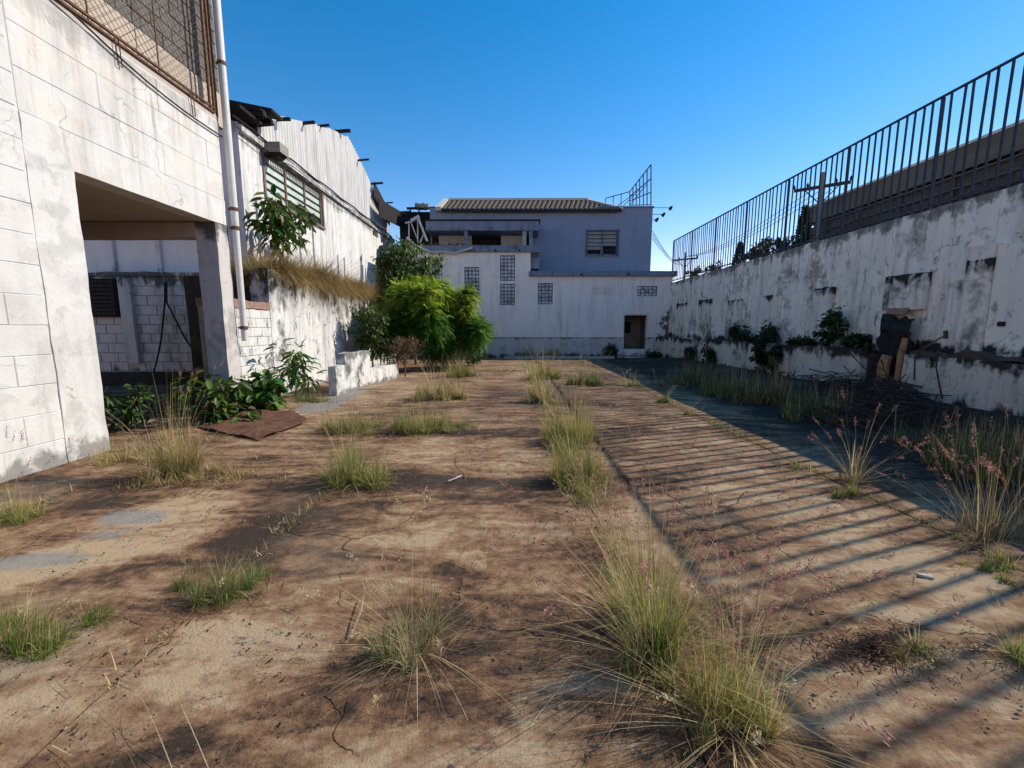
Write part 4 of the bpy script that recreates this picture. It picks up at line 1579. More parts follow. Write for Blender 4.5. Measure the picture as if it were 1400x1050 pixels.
# debris: broken tiles and bent gutter on the coping, white truss
dt = thing('broken_gutter', tuple(U(600, 345, Y=22.8)), 'bent white gutter sagging over the corner of the rear building', 'gutter')
f = MB()
pl = [U(px, py, Y=22.8) for px, py in ((556, 325), (568, 336), (582, 342), (590, 345), (606, 344), (622, 346), (632, 343), (646, 339))]
f.tube(pl, .06, 8)
f.build('channel', M['white_steel'], dt, smooth=True)
tr = thing('bent_truss', tuple(U(572, 335, Y=22.4)), 'white steel truss bars standing bent above the tree, by the blue building', 'truss')
for (x0_, y0_, x1_, y1_, w_) in ((571, 297, 584, 330, .09), (562, 302, 573, 296, .14), (554, 305, 563, 303, .07), (559, 304, 559, 335, .04), (571, 300, 571, 332, .04), (562, 305, 571, 328, .04), (580, 318, 574, 332, .05)):
    f = MB()
    f.bar(U(x0_, y0_, Y=22.4), U(x1_, y1_, Y=22.4), w_)
    f.build('bar', M['white_steel'], tr)
f = MB()
for k in range(60):
    px, py = rs.uniform(584, 646), rs.uniform(334, 339)
    p = U(px, py, Y=rs.uniform(22.95, 23.25))
    t = Vector((rs.uniform(-1, 1), rs.uniform(-1, 1), rs.uniform(-.3, .3))).normalized() * rs.uniform(.08, .2)
    f.bar(p - t, p + t, rs.uniform(.05, .12), .02)
tag(f.build('tile_rubble', M['rust']), 'broken roof tiles heaped along the coping under the veranda', 'rubble', kind='stuff')
pg = thing('ruined_roof_frame', tuple(U(575, 300, Y=26)), 'dark ruined roof frame left of the blue building', 'roof frame')
for (x0_, y0_, x1_, y1_, w_) in ((556, 285, 603, 284, .12), (556, 303, 603, 303, .2), (540, 292, 562, 291, .2), (561, 284, 561, 304, .08), (573, 284, 573, 300, .08), (592, 284, 592, 304, .1), (540, 300, 570, 301, .3)):
    f = MB()
    f.bar(U(x0_, y0_, Y=26), U(x1_, y1_, Y=26.4), w_)
    f.build('bar', M['purlin'], pg)
f = MB()
a_, b_ = U(545, 304, Y=26.6), U(602, 286, Y=26.6)
f.box(a_.x, b_.x, 26.8, 27, 3.0, b_.z - .1)
f.build('back_panel', M['dark'], pg)
f = MB()
a_ = U(577, 282, Y=26)
rough_box(f, a_.x - .4, a_.x + .4, 25.8, 26.4, a_.z - .1, a_.z + .12, .12, .09, 6)
f.build('rubble_heap', M['lampgrey'], pg)

# billboard frame on the roof
bf = thing('billboard_frame', tuple(U(870, 282, Y=26.5)), 'empty steel billboard frame standing on the roof corner of the blue building', 'frame')
K = 26.5
TA, TB, BA, BB_ = U(861, 262, Y=29), U(890, 225, Y=25.6), U(861, 281, Y=29), U(890, 281, Y=25.6)
for i in range(7):
    t = i / 6
    f = MB()
    f.bar(BA.lerp(BB_, t), TA.lerp(TB, t), .05)
    f.build('upright', M['iron'], bf)
for t in (0.02, .33, .66, 1.0):
    f = MB()
    f.bar(BA.lerp(TA, t), BB_.lerp(TB, t), .045)
    f.build('rail', M['iron'], bf)
f = MB()
for i in range(3):
    f.bar(BA.lerp(BB_, .2 + .3 * i) + Vector((-1.0, 0, 0)), BA.lerp(BB_, .2 + .3 * i).lerp(TA.lerp(TB, .2 + .3 * i), .6), .04)
f.build('brace', M['iron'], bf)
f = MB()
L0, L1 = U(828, 271, Y=30.5), U(861, 262, Y=29)
f.bar(L0, L1, .045)
for t in (0, .33, .66):
    q = L0.lerp(L1, t)
    f.bar(q, (q.x, q.y, U(840, 283, Y=30).z - .3), .04)
f.build('side_rail', M['iron'], bf)
for k, (x0_, y0_, x1_, y1_) in enumerate(((892, 284, 917, 284), (892, 293, 907, 293), (892, 300, 898, 300))):
    o_ = U(x0_, y0_, Y=26.2)
    t_ = thing('sign_lamp', tuple(o_), ('topmost and longest of the small lamps on arms at the blue wall corner', 'middle one of the small lamps on arms at the blue wall corner', 'lowest and shortest of the small lamps on arms at the blue wall corner')[k], 'lamp', 'lamps on arms at the blue wall corner')
    e_ = U(x1_, y1_, Y=26.2)
    f = MB()
    f.bar(o_ - Vector((.15, 0, 0)), e_, .03)
    f.build('arm', M['lampgrey'], t_)
    f = MB()
    f.tube([e_ + Vector((-.06, 0, -.1)), e_ + Vector((.05, 0, .04)), e_ + Vector((.1, 0, .1))], [.1, .08, .03], 8)
    f.build('head', M['black'], t_)

# ================================================================ RIGHT: boundary wall with fence
WX = 8.5
rwall = thing('boundary_wall', (WX, 11, 0), 'tall rain-streaked white wall with pilasters carrying the iron fence', 'wall')
m = MB()
rough_box(m, WX, WX + .26, -2.5, 22.98, -.2, 3.98, .28, .016, 1.2, top=.03)
m.build('rendered_wall', M['boundary'], rwall, smooth=True)
m = MB()
rough_box(m, WX - .09, WX - .002, -2.5, 7.52, 1.0, 3.0, .25, .012, 2, top=.02)
m.build('thick_panel', M['boundary'], rwall, smooth=True)
m = MB()
rough_box(m, WX - .14, WX - .003, 7.53, 7.95, 1.0, 3.05, .14, .012, 2)
m.build('pilaster', M['pilaster'], rwall, smooth=True)
for (xa, xb, yt) in ((1039, 1066, 404), (1111, 1138, 394), (994, 1014, 410), (955, 972, 408), (925, 938, 408)):
    pa, pb = U(xa, 450, X=WX), U(xb, 450, X=WX)
    zt = U((xa + xb) / 2, yt, X=WX).z
    m = MB()
    rough_box(m, WX - .07, WX - .002, pb.y, pa.y, 1.02, zt, .14, .012, 3, top=.06)
    m.build('pilaster', M['pilaster'], rwall, smooth=True)
m = MB()
pa, pb = U(1206, 450, X=WX - .1), U(1259, 450, X=WX - .1)
PY0, PY1 = pb.y, pa.y
rough_box(m, WX - .16, WX - .002, PY0, PY1, 1.98, 2.72, .09, .016, 4)
m.build('broken_pilaster', M['pilaster'], rwall)
m = MB()
rough_box(m, WX - .28, WX - .003, PY1 - .16, PY1, 1.1, 1.97, .08, .03, 5)
m.build('broken_pilaster_edge', M['pilaster'], rwall)
m = MB()
rough_box(m, WX - .20, WX - .165, PY0 + .25, PY1 - .03, 1.88, 2.02, .06, .03, 6)
m.build('torn_mortar', M['clay_pink'], rwall)
m = MB()
rough_box(m, WX - .30, WX - .21, PY0 + .05, PY1 - .18, .1, 1.80, .07, .13, 5)
m.build('cavity_shade', M['dark'], rwall)  # near-black lump paints the shade of the cavity below the broken pilaster
for (px0, px1, py0, py1) in ((1199, 1214, 486, 512), (1223, 1236, 462, 510)):
    a_, b_ = U(px0, py1, X=7.8), U(px1, py0, X=7.8)
    m = MB()
    cy = (a_.y + b_.y) / 2
    w_ = abs(a_.y - b_.y) / 2
    m.tube([(7.83, cy, a_.z - .3), (7.84, cy + .01, (a_.z + b_.z) / 2), (7.87, cy - .01, b_.z)], [w_, w_ * 1.05, w_ * .85], 9)
    m.build('clay_flue', M['terracotta'], rwall)
m = MB()
p0 = U(1370, 443, X=WX - .09)
m.box(WX - .12, WX - .085, p0.y - .05, p0.y + .05, p0.z - .04, p0.z + .04)
m.build('hole', M['black'], rwall)
m = MB()
m.bar(U(1262, 476, X=8.1), U(1293, 458, X=8.3), .03)
m.bar(U(1293, 452, X=8.3), U(1293, 463, X=8.3), .05)
tag(m.build('iron_rod', M['rust']), 'rusty rod leaning out beside the broken pilaster of the boundary wall', 'rod')
# planter ledge
pl1 = thing('planter_wall', (7.85, 16, 0), 'low stained planter wall along the far part of the boundary wall', 'wall')
m = MB()
rough_box(m, 7.78, 7.93, 9.35, 22.9, -.1, 1.12, .2, .02, 2, top=.05)
m.build('face', M['ledge'], pl1, smooth=True)
m = MB()
rough_box(m, 7.94, 8.49, 9.3, 22.9, -.1, .98, .35, .03, 2)
m.build('soil', M['soil'], pl1)
pl2 = thing('ledge', (7.85, 5, 0), 'stained ledge with mossy top at the near end of the boundary wall, right edge', 'ledge')
m = MB()
rough_box(m, 7.80, 8.40, -2.5, 8.35, -.1, 1.06, .2, .025, 2, top=.05)
m.build('face', M['ledge'], pl2, smooth=True)
m = MB()
rough_box(m, 7.86, 8.39, -2.5, 8.3, 1.065, 1.13, .15, .03, 3, top=.1)
m.build('moss_layer', M['soil'], pl2)

# iron fence
fe = thing('iron_fence', (WX + .12, 11, 4.0), 'dark iron bar fence along the top of the boundary wall', 'fence')
FXX = WX + .12
FB, FT = 4.02, 6.18
m = MB()
m.bar((FXX, -2.2, FT), (FXX, 23.2, FT), .05, .035)
m.build('rail', M['iron'], fe)
m = MB()
m.bar((FXX, -2.2, FB + .08), (FXX, 23.2, FB + .08), .05, .035)
m.build('rail', M['iron'], fe)
posts = [6.72 + 2.35 * k for k in range(-4, 8)]
_bar = MB().bar((0, 0, 0), (0, 0, FT - FB - .04), .040, .02, up=(1, 0, 0))
bme = bpy.data.meshes.new('bar')
bme.from_pydata(_bar.v, [], _bar.f)
bme.materials.append(M['iron'])
_post = MB().bar((0, 0, 0), (0, 0, FT - FB + .02), .055, .045)
pme = bpy.data.meshes.new('post')
pme.from_pydata(_post.v, [], _post.f)
pme.materials.append(M['iron'])
for py_ in posts:
    put('post', pme, fe, Vector((FXX, py_, FB - .05)) - Vector(fe.location))
    for k in range(1, 12):
        y = py_ + k * 2.35 / 12
        if y < 23.1:
            o = put('bar', bme, fe, Vector((FXX, y, FB + .02)) - Vector(fe.location))
            o.rotation_euler.x = rs.uniform(-.012, .012)
            o.rotation_euler.y = rs.uniform(-.006, .006)

# neighbour's low building beyond the fence
sh_ = thing('neighbour_building', (20, 20, 3.9), 'long dark olive building seen through the fence at the upper right', 'building')
SX = 20.0
zt = 9.45
yend = U(1107, 300, X=SX).y
f = MB()
rough_box(f, SX, SX + .3, 5, yend, 3.85, 8.2, 1.0, .03)
f.build('wall', M['olive_dark'], sh_)
f = MB()
f.box(SX - .25, SX + .5, 5, yend + .2, 8.45, zt)
f.build('fascia', M['olive'], sh_)
f = MB()
f.box(SX - .3, SX + .6, 5, yend + .25, zt + .002, zt + .12)
f.build('cap', M['cream'], sh_)
for z in (8.28, 7.75, 7.3):
    f = MB()
    f.bar((SX - .2, 5, z), (SX - .2, yend, z), .09, .07)
    f.build('rail', M['olive'], sh_)
f = MB()
f.box(SX + .31, SX + 6, 5, yend, 3.85, zt - .1)
f.build('body', M['olive_dark'], sh_)
for y in np.arange(7, yend, 2.6):
    f = MB()
    f.box(SX - .12, SX - .01, y - .1, y + .1, 3.9, 8.44)
    f.build('pier', M['olive_dark'], sh_)


def pole(px, ytop, X, w, label, arm, base=3.85, s=1.0):
    p = U(px, ytop, X=X)
    t = thing('power_pole', (p.x, p.y, base), label, 'pole', 'power poles beyond the fence')
    f = MB()
    f.tube([(p.x, p.y, base), (p.x, p.y, p.z)], [w * 1.3, w], 8)
    f.build('pole', M['concrete_pole'], t)
    f = MB()
    f.bar((p.x - arm * .8, p.y + arm * .6, p.z - .75 * s), (p.x + arm * .8, p.y - arm * .6, p.z - .75 * s), .14 * s, .16 * s)
    f.build('crossarm', M['dark_wood'], t)
    for q in (-1, -.5, .5, 1):
        f = MB()
        c = Vector((p.x + arm * .8 * q, p.y - arm * .6 * q, p.z - .66 * s))
        f.tube([c, c + Vector((0, 0, .12 * s)), c + Vector((0, 0, .24 * s))], [.05 * s, .08 * s, .03 * s], 6)
        f.build('insulator', M['black'], t)
    f = MB()
    f.bar((p.x - arm * .5, p.y + arm * .35, p.z - .8 * s), (p.x, p.y, p.z - 1.7 * s), .05 * s)
    f.bar((p.x + arm * .5, p.y - arm * .35, p.z - .8 * s), (p.x, p.y, p.z - 1.7 * s), .05 * s)
    f.build('brace', M['dark_wood'], t)
    return p


P1 = pole(1125, 236, 17.5, .13, 'tall power pole with crossarm behind the fence, at the end of the olive building', 1.3)
P2 = pole(937, 345, 25.0, .14, 'distant power pole behind the fence near the blue building', 1.7, s=1.3)
f = MB()
for k in range(3):
    a_, b_ = U(892, 316 + 5 * k, Y=27), P2 + Vector((.3 * k, 0, -.6 - .15 * k))
    pts = [a_.lerp(b_, t / 10) - Vector((0, 0, 1.2 * math.sin(math.pi * t / 10))) for t in range(11)]
    f.tube(pts, .022, 4)
    c_2 = P1 + Vector((.3 * k, 0, -.6 - .15 * k))
    pts = [Vector(P2 + Vector((.3 * k, 0, -.6))).lerp(c_2, t / 10) - Vector((0, 0, .8 * math.sin(math.pi * t / 10))) for t in range(11)]
    f.tube(pts, .02, 4)
tag(f.build('power_lines', M['black']), 'thin power wires crossing from the blue building to the poles', 'wires')

# ================================================================ VEGETATION
RG = np.random.default_rng(11)


def cypress(px, ytop, X, w, label):
    p = U(px, ytop, X=X)
    t = thing('conical_tree', (p.x, p.y, 3.85), label, 'tree')
    f = MB()
    f.tube([(p.x, p.y, 3.8), (p.x, p.y, p.z - .4)], [.1, .03], 6)
    f.build('trunk', M['bark'], t)
    lv = Leaves()
    n = 1800
    z = RG.uniform(0, 1, n) ** 1.3
    a = RG.uniform(0, 6.28, n)
    r = w * (1 - z) ** .8 * RG.uniform(.6, 1, n)
    pos = np.stack([p.x + np.cos(a) * r, p.y + np.sin(a) * r, 4.2 + (p.z - 4.2) * z], 1)
    d = np.stack([np.cos(a), np.sin(a), np.full(n, 1.2)], 1)
    lv.add(RG, pos, d, RG.normal(0, 1, (n, 3)), .25, .08, mixcol(RG, n, [DKGREEN * .5, DKGREEN * .8], [1, 1]))
    lv.build('crown', t)


cypress(1101, 285, 16.0, .55, 'dark pointed conifer beside the nearer power pole')
cypress(1012, 334, 16.5, .75, 'dark small conifer seen low behind the middle of the fence')


def bush(name, label, c, r, nclump, per, L, W, cols, w, cat='bush', base_z=None, seed=1, down=.4, group=None, clump=.35, mat=None, trunk_r=.03, nst=10, hollow=.4, lean=None):
    rg = np.random.default_rng(seed)
    bz = c[2] - r[2] if base_z is None else base_z
    bx, by = (c[0], c[1]) if lean is None else lean
    t = thing(name, (bx, by, bz), label, cat, group)
    cc = canopy(rg, c, r, nclump, per, L, W, cols, w, t, down=down, clump=clump, mat=mat, hollow=hollow)
    cc = cc[rg.permutation(len(cc))]
    stems(cc, (bx, by, bz), t, trunk_r, 'stem' if cat != 'tree' else 'trunk', nst, random.Random(seed), main=(c[0], c[1], c[2]))
    return t


p = U(1058, 338, X=17)
bush('leafy_tree', 'low dull green tree top between the conifer and the pole behind the fence', (p.x, p.y, p.z), (1.4, 1.6, .5), 26, 40, .3, .12, [DKGREEN, BROWN], [3, 1], 'tree', 3.85, 70, trunk_r=.1)
for k, (px, py, X) in enumerate(((975, 368, 18), (950, 372, 20), (1035, 350, 18))):
    p = U(px, py, X=X)
    bush('distant_shrub', ('left', 'leftmost', 'right')[k] + ' of the small dark shrubs low behind the fence', (p.x, p.y, p.z), (.9, .9, .4), 12, 30, .3, .12, [DKGREEN, BROWN], [2, 1], 'shrub', 3.85, 80 + k, group='shrubs behind the fence')

# sapling on the terrace: each leaf a piece
_leafme = {}


def leaf_mesh(key, L, W, col, droop=.3, mat=None):
    if key in _leafme:
        return _leafme[key]
    lv = Leaves()
    lv.add(None, np.array([[0, 0, 0.]]), np.array([[1., 0, 0]]), np.array([[0, 0, 1.]]), L, W, np.array([col]), droop=droop, fold=.3)
    o = lv.build('leaf')
    me = o.data
    bpy.data.objects.remove(o)
    _leafme[key] = me
    return me


def leafed(name, label, cat, base, clumps, per, L, W, cols, seed, spread, down=.5, trunk_r=.03, group=None, limit=260):
    """plant whose leaves are separate pieces"""
    rnd = random.Random(seed)
    t = thing(name, tuple(base), label, cat, group)
    rw_ = Vector(base)
    mes = [leaf_mesh((name, i), L, W, c) for i, c in enumerate(cols)]
    m = MB()
    n = 0
    top = sum((Vector(c) for c in clumps), Vector()) / len(clumps)
    m.tube([rw_ - Vector((0, 0, .05)), rw_.lerp(top, .5) + Vector((.03, .02, 0)), top], [trunk_r, trunk_r * .8, trunk_r * .5], 7)
    for c in clumps:
        c = Vector(c)
        s = rw_.lerp(top, rnd.uniform(.4, .95))
        m.tube([s, s.lerp(c, .5) + Vector((0, 0, .05)), c], [trunk_r * .45, trunk_r * .3, trunk_r * .2], 5)
        for i in range(per):
            if n >= limit:
                break
            d = Vector((rnd.gauss(0, 1), rnd.gauss(0, 1), rnd.gauss(-down * .6, .6))).normalized()
            p_ = c + d * spread * rnd.uniform(.15, .9) + Vector((0, 0, rnd.uniform(-.5, .4) * spread))
            u = Vector((0, 0, 1)) + Vector((rnd.gauss(0, .35), rnd.gauss(0, .35), 0))
            y_ = u.cross(d).normalized()
            z_ = d.cross(y_).normalized()
            s_ = rnd.uniform(.65, 1.2)
            mt = Matrix((d, y_, z_)).transposed().to_4x4()
            o = put('leaf', rnd.choice(mes), t)
            o.matrix_local = Matrix.Translation(p_ - rw_) @ mt @ Matrix.Scale(s_, 4)
            n += 1
    m.build('stem', M['bark'], t, smooth=True)
    return t


def colvar(c, k=5, seed=0):
    r_ = random.Random(seed)
    return [tuple(x * r_.uniform(.6, 1.4) for x in c) for _ in range(k)] + [(c[0] * 2.6, c[1] * 1.6, c[2] * 1.6), (c[0] * 1.6, c[1] * 1.1, c[2]), (.14, .10, .05)][:3 if k > 5 else 2]


p = U(382, 372, X=-6.5)
cl = [U(px, py, X=-6.5 + dx) for (px, py, dx) in ((362, 285, 0), (376, 270, .1), (392, 280, -.1), (368, 305, .1), (384, 300, .25), (400, 292, .1), (412, 300, 0), (375, 320, -.1), (392, 318, 0), (358, 298, -.1), (384, 335, 0), (420, 296, .1), (405, 325, -.1), (378, 288, .3), (395, 305, .3), (366, 275, -.2))]
leafed('sapling', 'broad-leaved green sapling on the terrace in front of the warehouse window', 'tree', (p.x, p.y, 2.86), cl, 18, .36, .14, colvar((.065, .13, .025), 6, 1), 5, .27, .9, .035, limit=290)

# tall straggly tree by the far end of the retaining wall
c0 = U(565, 375, Y=18.5)
bush('straggly_tree', 'dark leafy tree behind the bright bush, against the far end of the warehouse', (c0.x, c0.y, c0.z), (1.55, 1.0, 1.55), 95, 44, .24, .085, [np.array([.08, .15, .03]), np.array([.18, .25, .06]), np.array([.25, .27, .11])], [3, 2, 1.5], 'tree', 0, 21, down=.9, clump=.27, trunk_r=.07, nst=30)
c0 = U(532, 365, Y=17.6)
bush('climbing_shrub', 'thin leafy shrub growing up the warehouse wall left of the dark tree', (c0.x, c0.y, c0.z), (.55, .5, 1.2), 34, 26, .2, .07, [np.array([.06, .10, .025]), np.array([.11, .14, .04])], [2, 1], 'shrub', 2.2, 22, down=.9, clump=.4, trunk_r=.03, nst=16)


# bright feathery bush
def fronds(rg, name, parent, pos, d, L, cols, w, pairs=9, leaf=.07, lw=.022):
    N = len(pos)
    d = nrm(d)
    up = nrm(np.array([0, 0, 1.]) + rg.normal(0, .3, (N, 3)))
    s = nrm(np.cross(d, up))
    P, D, Un, T = [], [], [], []
    col = mixcol(rg, N, cols, w)
    for k in range(pairs):
        t = (k + 1) / pairs
        c = pos + d * L[:, None] * t - np.array([0, 0, 1.]) * (L[:, None] * .35 * t * t)
        for sg in (-1, 1):
            P.append(c)
            D.append(s * sg + d * .5 + rg.normal(0, .1, (N, 3)) + np.array([0, 0, -.25]))
            Un.append(up)
            T.append(col)
    P, D, Un, T = (np.concatenate(a) for a in (P, D, Un, T))
    n = len(P)
    D = nrm(D)
    S = nrm(np.cross(D, Un)) * lw
    l = leaf * rg.uniform(.7, 1.2, (n, 1))
    v = np.stack([P, P + D * l * .5 + S * .5, P + D * l, P + D * l * .5 - S * .5], 1).reshape(-1, 3)
    q = (np.arange(n) * 4)[:, None] + np.arange(4)[None]
    return np_mesh(name, v, q, None, np.repeat(T, 4, axis=0), M['feather'], parent)


rg = np.random.default_rng(33)
gb = thing('feathery_bush', tuple(U(590, 502, Z=0)), 'large bright green feathery bush left of the white rear building', 'bush')
C = np.array([*U(598, 450, Y=16.6)])
lobes = [(U(560, 408, Y=15.8), 1.15), (U(600, 402, Y=16.4), 1.1), (U(620, 430, Y=16.8), 1.2), (U(585, 445, Y=15.6), 1.25), (U(555, 440, Y=15.6), .9), (U(640, 460, Y=16.8), 1.0), (U(600, 475, Y=16.2), 1.1), (U(655, 450, Y=17.3), .7), (U(545, 425, Y=16.2), .8), (U(580, 395, Y=17), .8), (U(625, 412, Y=17), .8)]
lobes = [(c, r_ * .82) for c, r_ in lobes] + [(U(535, 445, Y=15.2), .6), (U(528, 470, Y=14.8), .5), (U(548, 398, Y=16.5), .5)]
for _ in range(22):      # outlying sprays that break the outline
    c, r_ = lobes[int(rg.integers(0, 11))]
    o = nrm(rg.normal(0, 1, 3) + np.array([0, 0, .35]))
    lobes.append((c + Vector(o) * r_ * float(rg.uniform(.6, .95)), float(rg.uniform(.28, .55))))
pos, dd = [], []
for (c, r_) in lobes:
    n = int(430 * r_ ** 1.4) + 20
    o = nrm(rg.normal(0, 1, (n, 3)))
    bump = 1 + .25 * np.sin(o[:, :1] * 7 + c.x) * np.cos(o[:, 1:2] * 6 + c.z)
    q = np.array([*c]) + o * r_ * .62 * np.array([1, .9, .85]) * rg.uniform(.35, 1.0, (n, 1)) * bump
    pos.append(q)
    dd.append(o + np.array([0, 0, -.1]) + rg.normal(0, .3, (n, 3)))
pos, dd = np.concatenate(pos), np.concatenate(dd)
keep = pos[:, 2] > .15
pos, dd = pos[keep], dd[keep]
N = len(pos)
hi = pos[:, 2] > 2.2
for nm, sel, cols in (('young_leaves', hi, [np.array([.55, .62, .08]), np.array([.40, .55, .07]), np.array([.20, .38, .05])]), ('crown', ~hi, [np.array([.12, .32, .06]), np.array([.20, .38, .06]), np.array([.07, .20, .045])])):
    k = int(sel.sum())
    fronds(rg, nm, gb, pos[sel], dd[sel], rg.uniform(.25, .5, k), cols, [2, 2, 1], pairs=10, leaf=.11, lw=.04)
lvv = Leaves()      # darker leaves that fill the inside of the bush
nn_ = 5200
li = rg.integers(0, len(lobes), nn_)
cc_ = np.array([[*l[0]] for l in lobes])[li]
rr_ = np.array([l[1] for l in lobes])[li][:, None]
pp_ = cc_ + nrm(rg.normal(0, 1, (nn_, 3))) * rr_ * .5 * rg.uniform(.1, 1, (nn_, 1)) ** .5
pp_ = pp_[pp_[:, 2] > .1]
nn_ = len(pp_)
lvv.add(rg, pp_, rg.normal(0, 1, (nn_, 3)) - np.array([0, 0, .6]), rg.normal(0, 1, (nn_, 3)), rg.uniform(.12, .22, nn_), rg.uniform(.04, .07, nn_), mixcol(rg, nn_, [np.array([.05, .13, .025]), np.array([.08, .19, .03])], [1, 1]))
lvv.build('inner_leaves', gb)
stems(np.array([[*l[0]] for l in lobes]), tuple(U(590, 502, Z=0)), gb, .07, 'trunk', 20, main=tuple(C))
# other shrubs at the left
c0 = U(508, 450, Y=14.2)
bush('shady_shrub', 'dark green shrub on the retaining wall side of the feathery bush', (c0.x, c0.y, c0.z), (.72, .5, .95), 60, 40, .14, .055, [DKGREEN * 1.3, GREEN * .7, YGREEN * .6], [2, 1, 1], base_z=0, seed=41)
c0 = U(553, 478, Y=13.8)
bush('dead_bush', 'dry brown bush hanging in front of the feathery bush', (c0.x, c0.y, c0.z), (.55, .45, .6), 40, 45, .10, .02, [BROWN, BROWN * 1.5, STRAW * .5], [2, 1, 1], base_z=0, seed=42, down=.9)
c0 = U(640, 485, Y=17.8)
bush('low_creeper', 'dark low creeper at the right foot of the feathery bush', (c0.x, c0.y, c0.z), (.8, .5, .35), 24, 30, .12, .05, [DKGREEN, np.array([.04, .09, .05])], [1, 1], base_z=0, seed=43)
# broad-leaved bush at the foot of the column
pb_ = U(357, 560, Z=0)
rnd = random.Random(9)
cl = [Vector((pb_.x + rnd.uniform(-.42, .40), pb_.y + rnd.uniform(-.3, .3), rnd.uniform(.15, .68))) for _ in range(17)]
leafed('broadleaf_bush', 'glossy broad-leaved bush at the foot of the carport column', 'bush', pb_, cl, 17, .22, .13, colvar((.05, .14, .025), 6, 2), 6, .19, .6, .02, limit=290)
pb_ = U(403, 545, Z=0)
cl = [Vector((pb_.x + rnd.uniform(-.30, .34), pb_.y + rnd.uniform(-.2, .2), rnd.uniform(.35, 1.3))) for _ in range(20)]
leafed('papaya_seedling', 'young plant with long drooping leaves against the block wall', 'plant', pb_, cl, 11, .28, .07, colvar((.09, .16, .035), 6, 3), 7, .16, .8, .02, limit=290)
pb_ = U(262, 590, Z=0)
pb_.y += .7
cl = [Vector((pb_.x + rnd.uniform(-.62, .52), pb_.y + rnd.uniform(-.3, .3), rnd.uniform(.15, .72))) for _ in range(18)]
leafed('carport_bush', 'green bush growing in the opening of the carport', 'bush', pb_, cl, 16, .23, .10, colvar((.07, .14, .028), 6, 4), 8, .2, .5, .02, limit=290)
c0 = U(175, 548, Y=6.6)
bush('shaded_weed', 'dark weed in the shade just inside the carport jamb', (c0.x, c0.y, .35), (.45, .4, .35), 18, 18, .16, .05, [DKGREEN, GREEN * .6], [2, 1], 'plant', base_z=-.02, seed=46)

# plants on the planter ledge and at its foot, all in shade
LED = [  # px, top py, bottom py, half width px, X, name, label
    (1006, 438, 466, 9, 8.2, 'small dark plant on the planter, leftmost on top of it'),
    (1020, 450, 467, 9, 8.2, 'low rounded weed on the planter between two taller plants'),
    (1052, 440, 470, 15, 8.2, 'twiggy plant on the planter under the stained pilaster'),
    (1136, 418, 474, 20, 8.2, 'tallest plant on the planter, two-tiered, left of the broken pilaster'),
    (1175, 456, 478, 22, 8.2, 'low dark mat of weed on the planter next to the broken pilaster'),
    (1092, 462, 473, 20, 8.2, 'thin low weed on the planter between the twiggy and the tallest plant')]
for k, (px, t_, b_, hw, X, lab) in enumerate(LED):
    c0 = U(px, (t_ + b_) / 2, X=X)
    tz, bz = U(px, t_, X=X).z, 1.0
    w_ = hw * 1.3 / FPX * c0.y
    bush('ledge_plant', lab, (c0.x, c0.y, (tz + bz) / 2), (.22, w_, (tz - bz) / 2), 14 + hw, 16, .13, .07, [DKGREEN * .6, DKGREEN * .9, GREEN * .4], [2, 1, .6], 'plant', bz, 50 + k, down=.5, clump=.5, group='plants on the planter', trunk_r=.012, nst=8)
FOOT = [(942, 474, 498, 14, 7.55, 'dark shrub against the planter wall nearest the doorway'),
        (970, 472, 498, 12, 7.6, 'second dark shrub against the planter wall from the doorway'),
        (1040, 446, 500, 11, 7.65, 'vine of round leaves climbing the planter wall'),
        (1062, 466, 498, 8, 7.68, 'short vine on the planter wall right of the taller vine')]
for k, (px, t_, b_, hw, X, lab) in enumerate(FOOT):
    tz, bz = U(px, t_, X=X).z, .0
    c0 = U(px, (t_ + b_) / 2, X=X)
    w_ = hw / FPX * c0.y
    bush('wall_shrub', lab, (c0.x, c0.y, (tz + .1) / 2), (.2, w_, tz / 2 - .02), 22, 20, .13, .08, [DKGREEN * .45, DKGREEN * .7], [2, 1], 'shrub', .0, 60 + k, down=.4, clump=.5, group='shrubs along the planter wall', trunk_r=.012, nst=8)
c0 = U(834, 477, Y=22.6)
bush('doorway_shrub', 'small round dark shrub left of the doorway', (c0.x, 22.5, .42), (.38, .3, .36), 24, 30, .12, .06, [DKGREEN * .6, DKGREEN], [1, 1], 'shrub', -.02, 66, clump=.5)
c0 = U(893, 478, Y=22.5)
bush('doorway_shrub', 'low dark weed right of the doorway in the corner', (c0.x, 22.3, .2), (.6, .3, .22), 20, 24, .12, .06, [DKGREEN * .5, DKGREEN * .8], [1, 1], 'shrub', -.02, 67, clump=.5)

